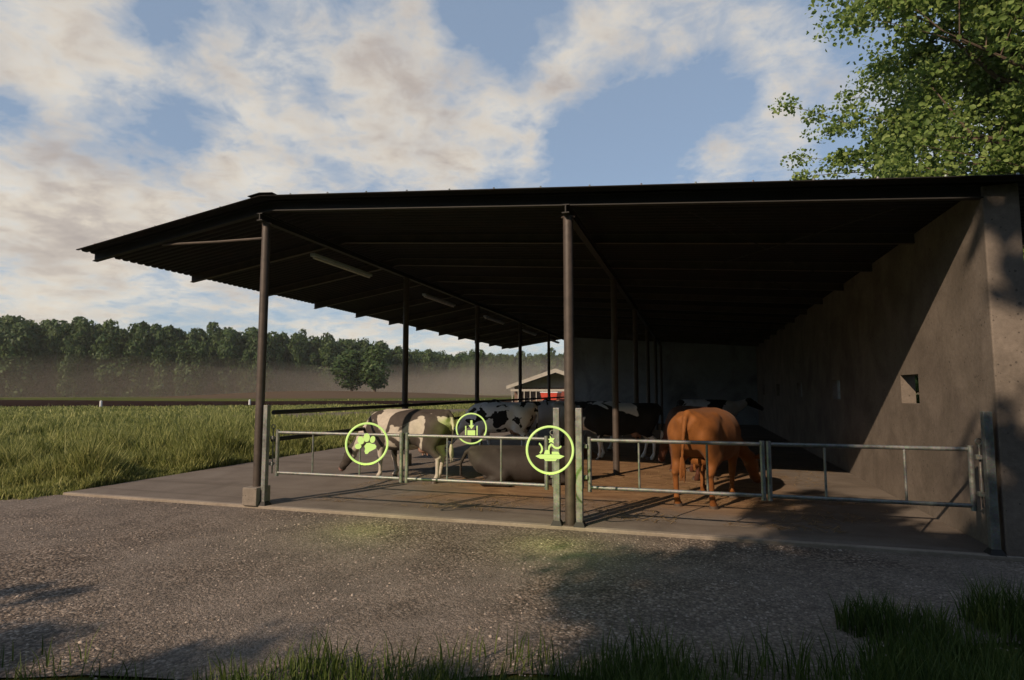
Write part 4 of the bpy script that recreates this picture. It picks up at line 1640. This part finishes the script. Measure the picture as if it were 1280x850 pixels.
# ------------------------------------------------------------------ sky with clouds
SUN = Vector((-0.463, -1.0, 0.62)).normalized()
sun_el = math.asin(SUN.z)
world = bpy.data.worlds.new('World')
scene.world = world
world.use_nodes = True
wt = world.node_tree
wt.nodes.clear()
out = wt.nodes.new('ShaderNodeOutputWorld')
bgn = wt.nodes.new('ShaderNodeBackground')
SKY_STRENGTH = 0.10
bgn.inputs['Strength'].default_value = SKY_STRENGTH
wt.links.new(bgn.outputs[0], out.inputs[0])
sky = wt.nodes.new('ShaderNodeTexSky')
sky.sky_type = 'NISHITA'
sky.sun_disc = False
sky.sun_elevation = sun_el
sky.sun_rotation = math.atan2(SUN.x, SUN.y)
sky.air_density = 1.0
sky.dust_density = 0.6
sky.ozone_density = 1.6
tc = wt.nodes.new('ShaderNodeTexCoord')
dirv = tc.outputs['Generated']
sp = wt.nodes.new('ShaderNodeSeparateXYZ')
wt.links.new(dirv, sp.inputs[0])
zz = mth(wt, 'ADD', mth(wt, 'MAXIMUM', sp.outputs[2], 0.0), 0.22)
cmb = wt.nodes.new('ShaderNodeCombineXYZ')
wt.links.new(mth(wt, 'DIVIDE', sp.outputs[0], zz), cmb.inputs[0])
wt.links.new(mth(wt, 'DIVIDE', sp.outputs[1], zz), cmb.inputs[1])
nz = noise_tex(wt, cmb.outputs[0], 2.4, 9, 0.58, 0.25)
nfine = noise_tex(wt, cmb.outputs[0], 9.0, 8, 0.62, 0.3)
lobes = [(40, 45, 95, .24), (130, 92, 80, .2), (300, 130, 110, .24), (430, 150, 110, .26), (560, 120, 110, .2), (645, 175, 90, .22), (280, 25, 80, .16), (420, 20, 70, .14), (490, 60, 90, .16), (540, 210, 80, .16),
         (790, 40, 110, .28), (710, 90, 55, .2), (930, 30, 60, .16), (880, 200, 70, .18), (970, 170, 75, .24), (1000, 90, 65, .2), (1060, 30, 60, .1), (50, 230, 130, .26), (170, 250, 110, .22), (330, 250, 100, .2),
         (120, 370, 150, .22), (420, 400, 170, .24), (600, 420, 120, .2), (270, 300, 90, .18), (30, 320, 90, .16), (1150, 150, 90, .15),
         (200, 25, 48, -.3), (120, 150, 48, -.26), (215, 165, 58, -.32), (590, 15, 55, -.34), (640, 70, 40, -.16), (780, 180, 95, -.38), (880, 120, 62, -.28), (720, 215, 55, -.22), (1110, 0, 80, -.22), (390, 118, 26, -.2), (40, 298, 34, -.16), (200, 325, 40, -.12), (20, 140, 30, -.18), (680, 20, 40, -.1)]
acc = nz
for (px, py, r, w) in lobes:
    dv = direction(px, py)
    vm = wt.nodes.new('ShaderNodeVectorMath')
    vm.operation = 'DISTANCE'
    vm.inputs[1].default_value = dv
    wt.links.new(dirv, vm.inputs[0])
    mr = wt.nodes.new('ShaderNodeMapRange')
    mr.interpolation_type = 'SMOOTHSTEP'
    mr.inputs['From Min'].default_value = 1.3 * r / 780
    mr.inputs['From Max'].default_value = 0.0
    mr.inputs['To Min'].default_value = 0.0
    mr.inputs['To Max'].default_value = w
    wt.links.new(vm.outputs['Value'], mr.inputs['Value'])
    acc = mth(wt, 'ADD', acc, mr.outputs[0])
dens = mth(wt, 'ADD', acc, mth(wt, 'MULTIPLY', mth(wt, 'SUBTRACT', nfine, 0.5), 0.85))
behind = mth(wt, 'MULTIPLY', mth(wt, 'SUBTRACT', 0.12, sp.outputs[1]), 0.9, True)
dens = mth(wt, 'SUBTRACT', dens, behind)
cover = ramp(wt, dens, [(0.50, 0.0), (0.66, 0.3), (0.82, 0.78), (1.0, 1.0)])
lit = noise_tex(wt, cmb.outputs[0], 3.1, 6, 0.55, 0.3)
k = 1.0 / SKY_STRENGTH
thick = mth(wt, 'ADD', mth(wt, 'MULTIPLY', dens, 0.62), mth(wt, 'MULTIPLY', mth(wt, 'SUBTRACT', lit, 0.5), 1.0))
thick = mth(wt, 'ADD', thick, mth(wt, 'MULTIPLY', mth(wt, 'SUBTRACT', nfine, 0.5), 0.35))
ccol = ramp(wt, thick, [(0.34, (0.84, 0.78, 0.68)), (0.52, (0.73, 0.66, 0.565)), (0.72, (0.52, 0.465, 0.425)), (0.95, (0.40, 0.355, 0.34))])
cs = wt.nodes.new('ShaderNodeVectorMath')
cs.operation = 'SCALE'
cs.inputs['Scale'].default_value = k
wt.links.new(ccol, cs.inputs[0])
skyt = mix(wt, 0.5, sky.outputs[0], (0.39 * k, 0.50 * k, 0.66 * k))
glow = mth(wt, 'MULTIPLY', mth(wt, 'SUBTRACT', 0.27, sp.outputs[2]), 3.2, True)
cloud = mix(wt, mth(wt, 'MULTIPLY', glow, 0.55), cs.outputs[0], (0.92 * k, 0.83 * k, 0.68 * k))
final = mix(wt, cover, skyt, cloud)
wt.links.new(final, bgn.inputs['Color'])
world.cycles.sampling_method = 'MANUAL'
world.cycles.sample_map_resolution = 512

sl = bpy.data.lights.new('sun', 'SUN')
sl.energy = 5.0
sl.angle = R(0.53)
sl.color = (1.0, 0.78, 0.56)
so = bpy.data.objects.new('sun', sl)
COL.objects.link(so)
so.rotation_euler = (-SUN).to_track_quat('-Z', 'Y').to_euler()
so.location = (-10, -20, 20)


# ------------------------------------------------------------------ haze and ground mist
def volume_mat(name, color, density, aniso=0.2):
    m = bpy.data.materials.new(name)
    m.use_nodes = True
    nt = m.node_tree
    nt.nodes.clear()
    o = nt.nodes.new('ShaderNodeOutputMaterial')
    v = nt.nodes.new('ShaderNodeVolumePrincipled')
    v.inputs['Color'].default_value = (*color, 1)
    v.inputs['Density'].default_value = density
    v.inputs['Anisotropy'].default_value = aniso
    nt.links.new(v.outputs[0], o.inputs['Volume'])
    m.cycles.homogeneous_volume = True
    return m


hz = MB().box(-420, 150, -75, 335, -1.2, 46).build('haze', volume_mat('thin_haze', (0.8, 0.78, 0.74), 0.00025))
tag(hz, 'thin pale haze in the air over the whole field', 'haze', kind='stuff')

MIST = volume_mat('ground_mist', (0.56, 0.48, 0.40), 0.0065, 0.1)


def mist_lobe(x, y, rx, ry, rz_, rot):
    n, m_ = 40, 10
    v, f = [], []
    for j in range(m_ + 1):
        ph = math.pi / 2 * j / m_
        for i in range(n):
            a = 2 * math.pi * i / n
            v.append((math.cos(a) * math.cos(ph) * rx, math.sin(a) * math.cos(ph) * ry, math.sin(ph) * rz_ * (1 + 0.12 * math.sin(3 * a + x))))
    for j in range(m_):
        for i in range(n):
            a, b = j * n + i, j * n + (i + 1) % n
            f.append((a, b, b + n, a + n))
    f.append(tuple(reversed(range(n))))
    me = bpy.data.meshes.new('mist')
    me.from_pydata(v, [], f)
    me.update()
    o = link('mist', me, MIST)
    o.location = (x, y, -0.1)
    o.rotation_euler = (0, 0, rot)
    tag(o, 'low bank of brownish mist lying before the wood', 'mist', 'banks of mist before the wood', 'stuff')


for (x, y, rx, ry, h, rot) in ((-160, 124, 105, 22, 8.5, 0.62), (-142, 124, 75, 18, 10.5, 0.62), (-105, 165, 95, 20, 9, 0.35), (-60, 205, 90, 34, 12, 0.1), (-75, 185, 70, 22, 7, 0.3), (-40, 215, 60, 30, 17, 0.0)):
    mist_lobe(x, y, rx, ry, h, rot)

# ------------------------------------------------------------------ render settings
scene.render.engine = 'CYCLES'
scene.cycles.max_bounces = 8
scene.cycles.diffuse_bounces = 3
scene.cycles.transparent_max_bounces = 16
scene.cycles.volume_bounces = 1
scene.cycles.use_denoising = True
scene.view_settings.view_transform = 'Standard'
scene.view_settings.look = 'None'
scene.view_settings.gamma = 1
scene.view_settings.exposure = 0.0
scene.render.resolution_x = 1024
scene.render.resolution_y = 680
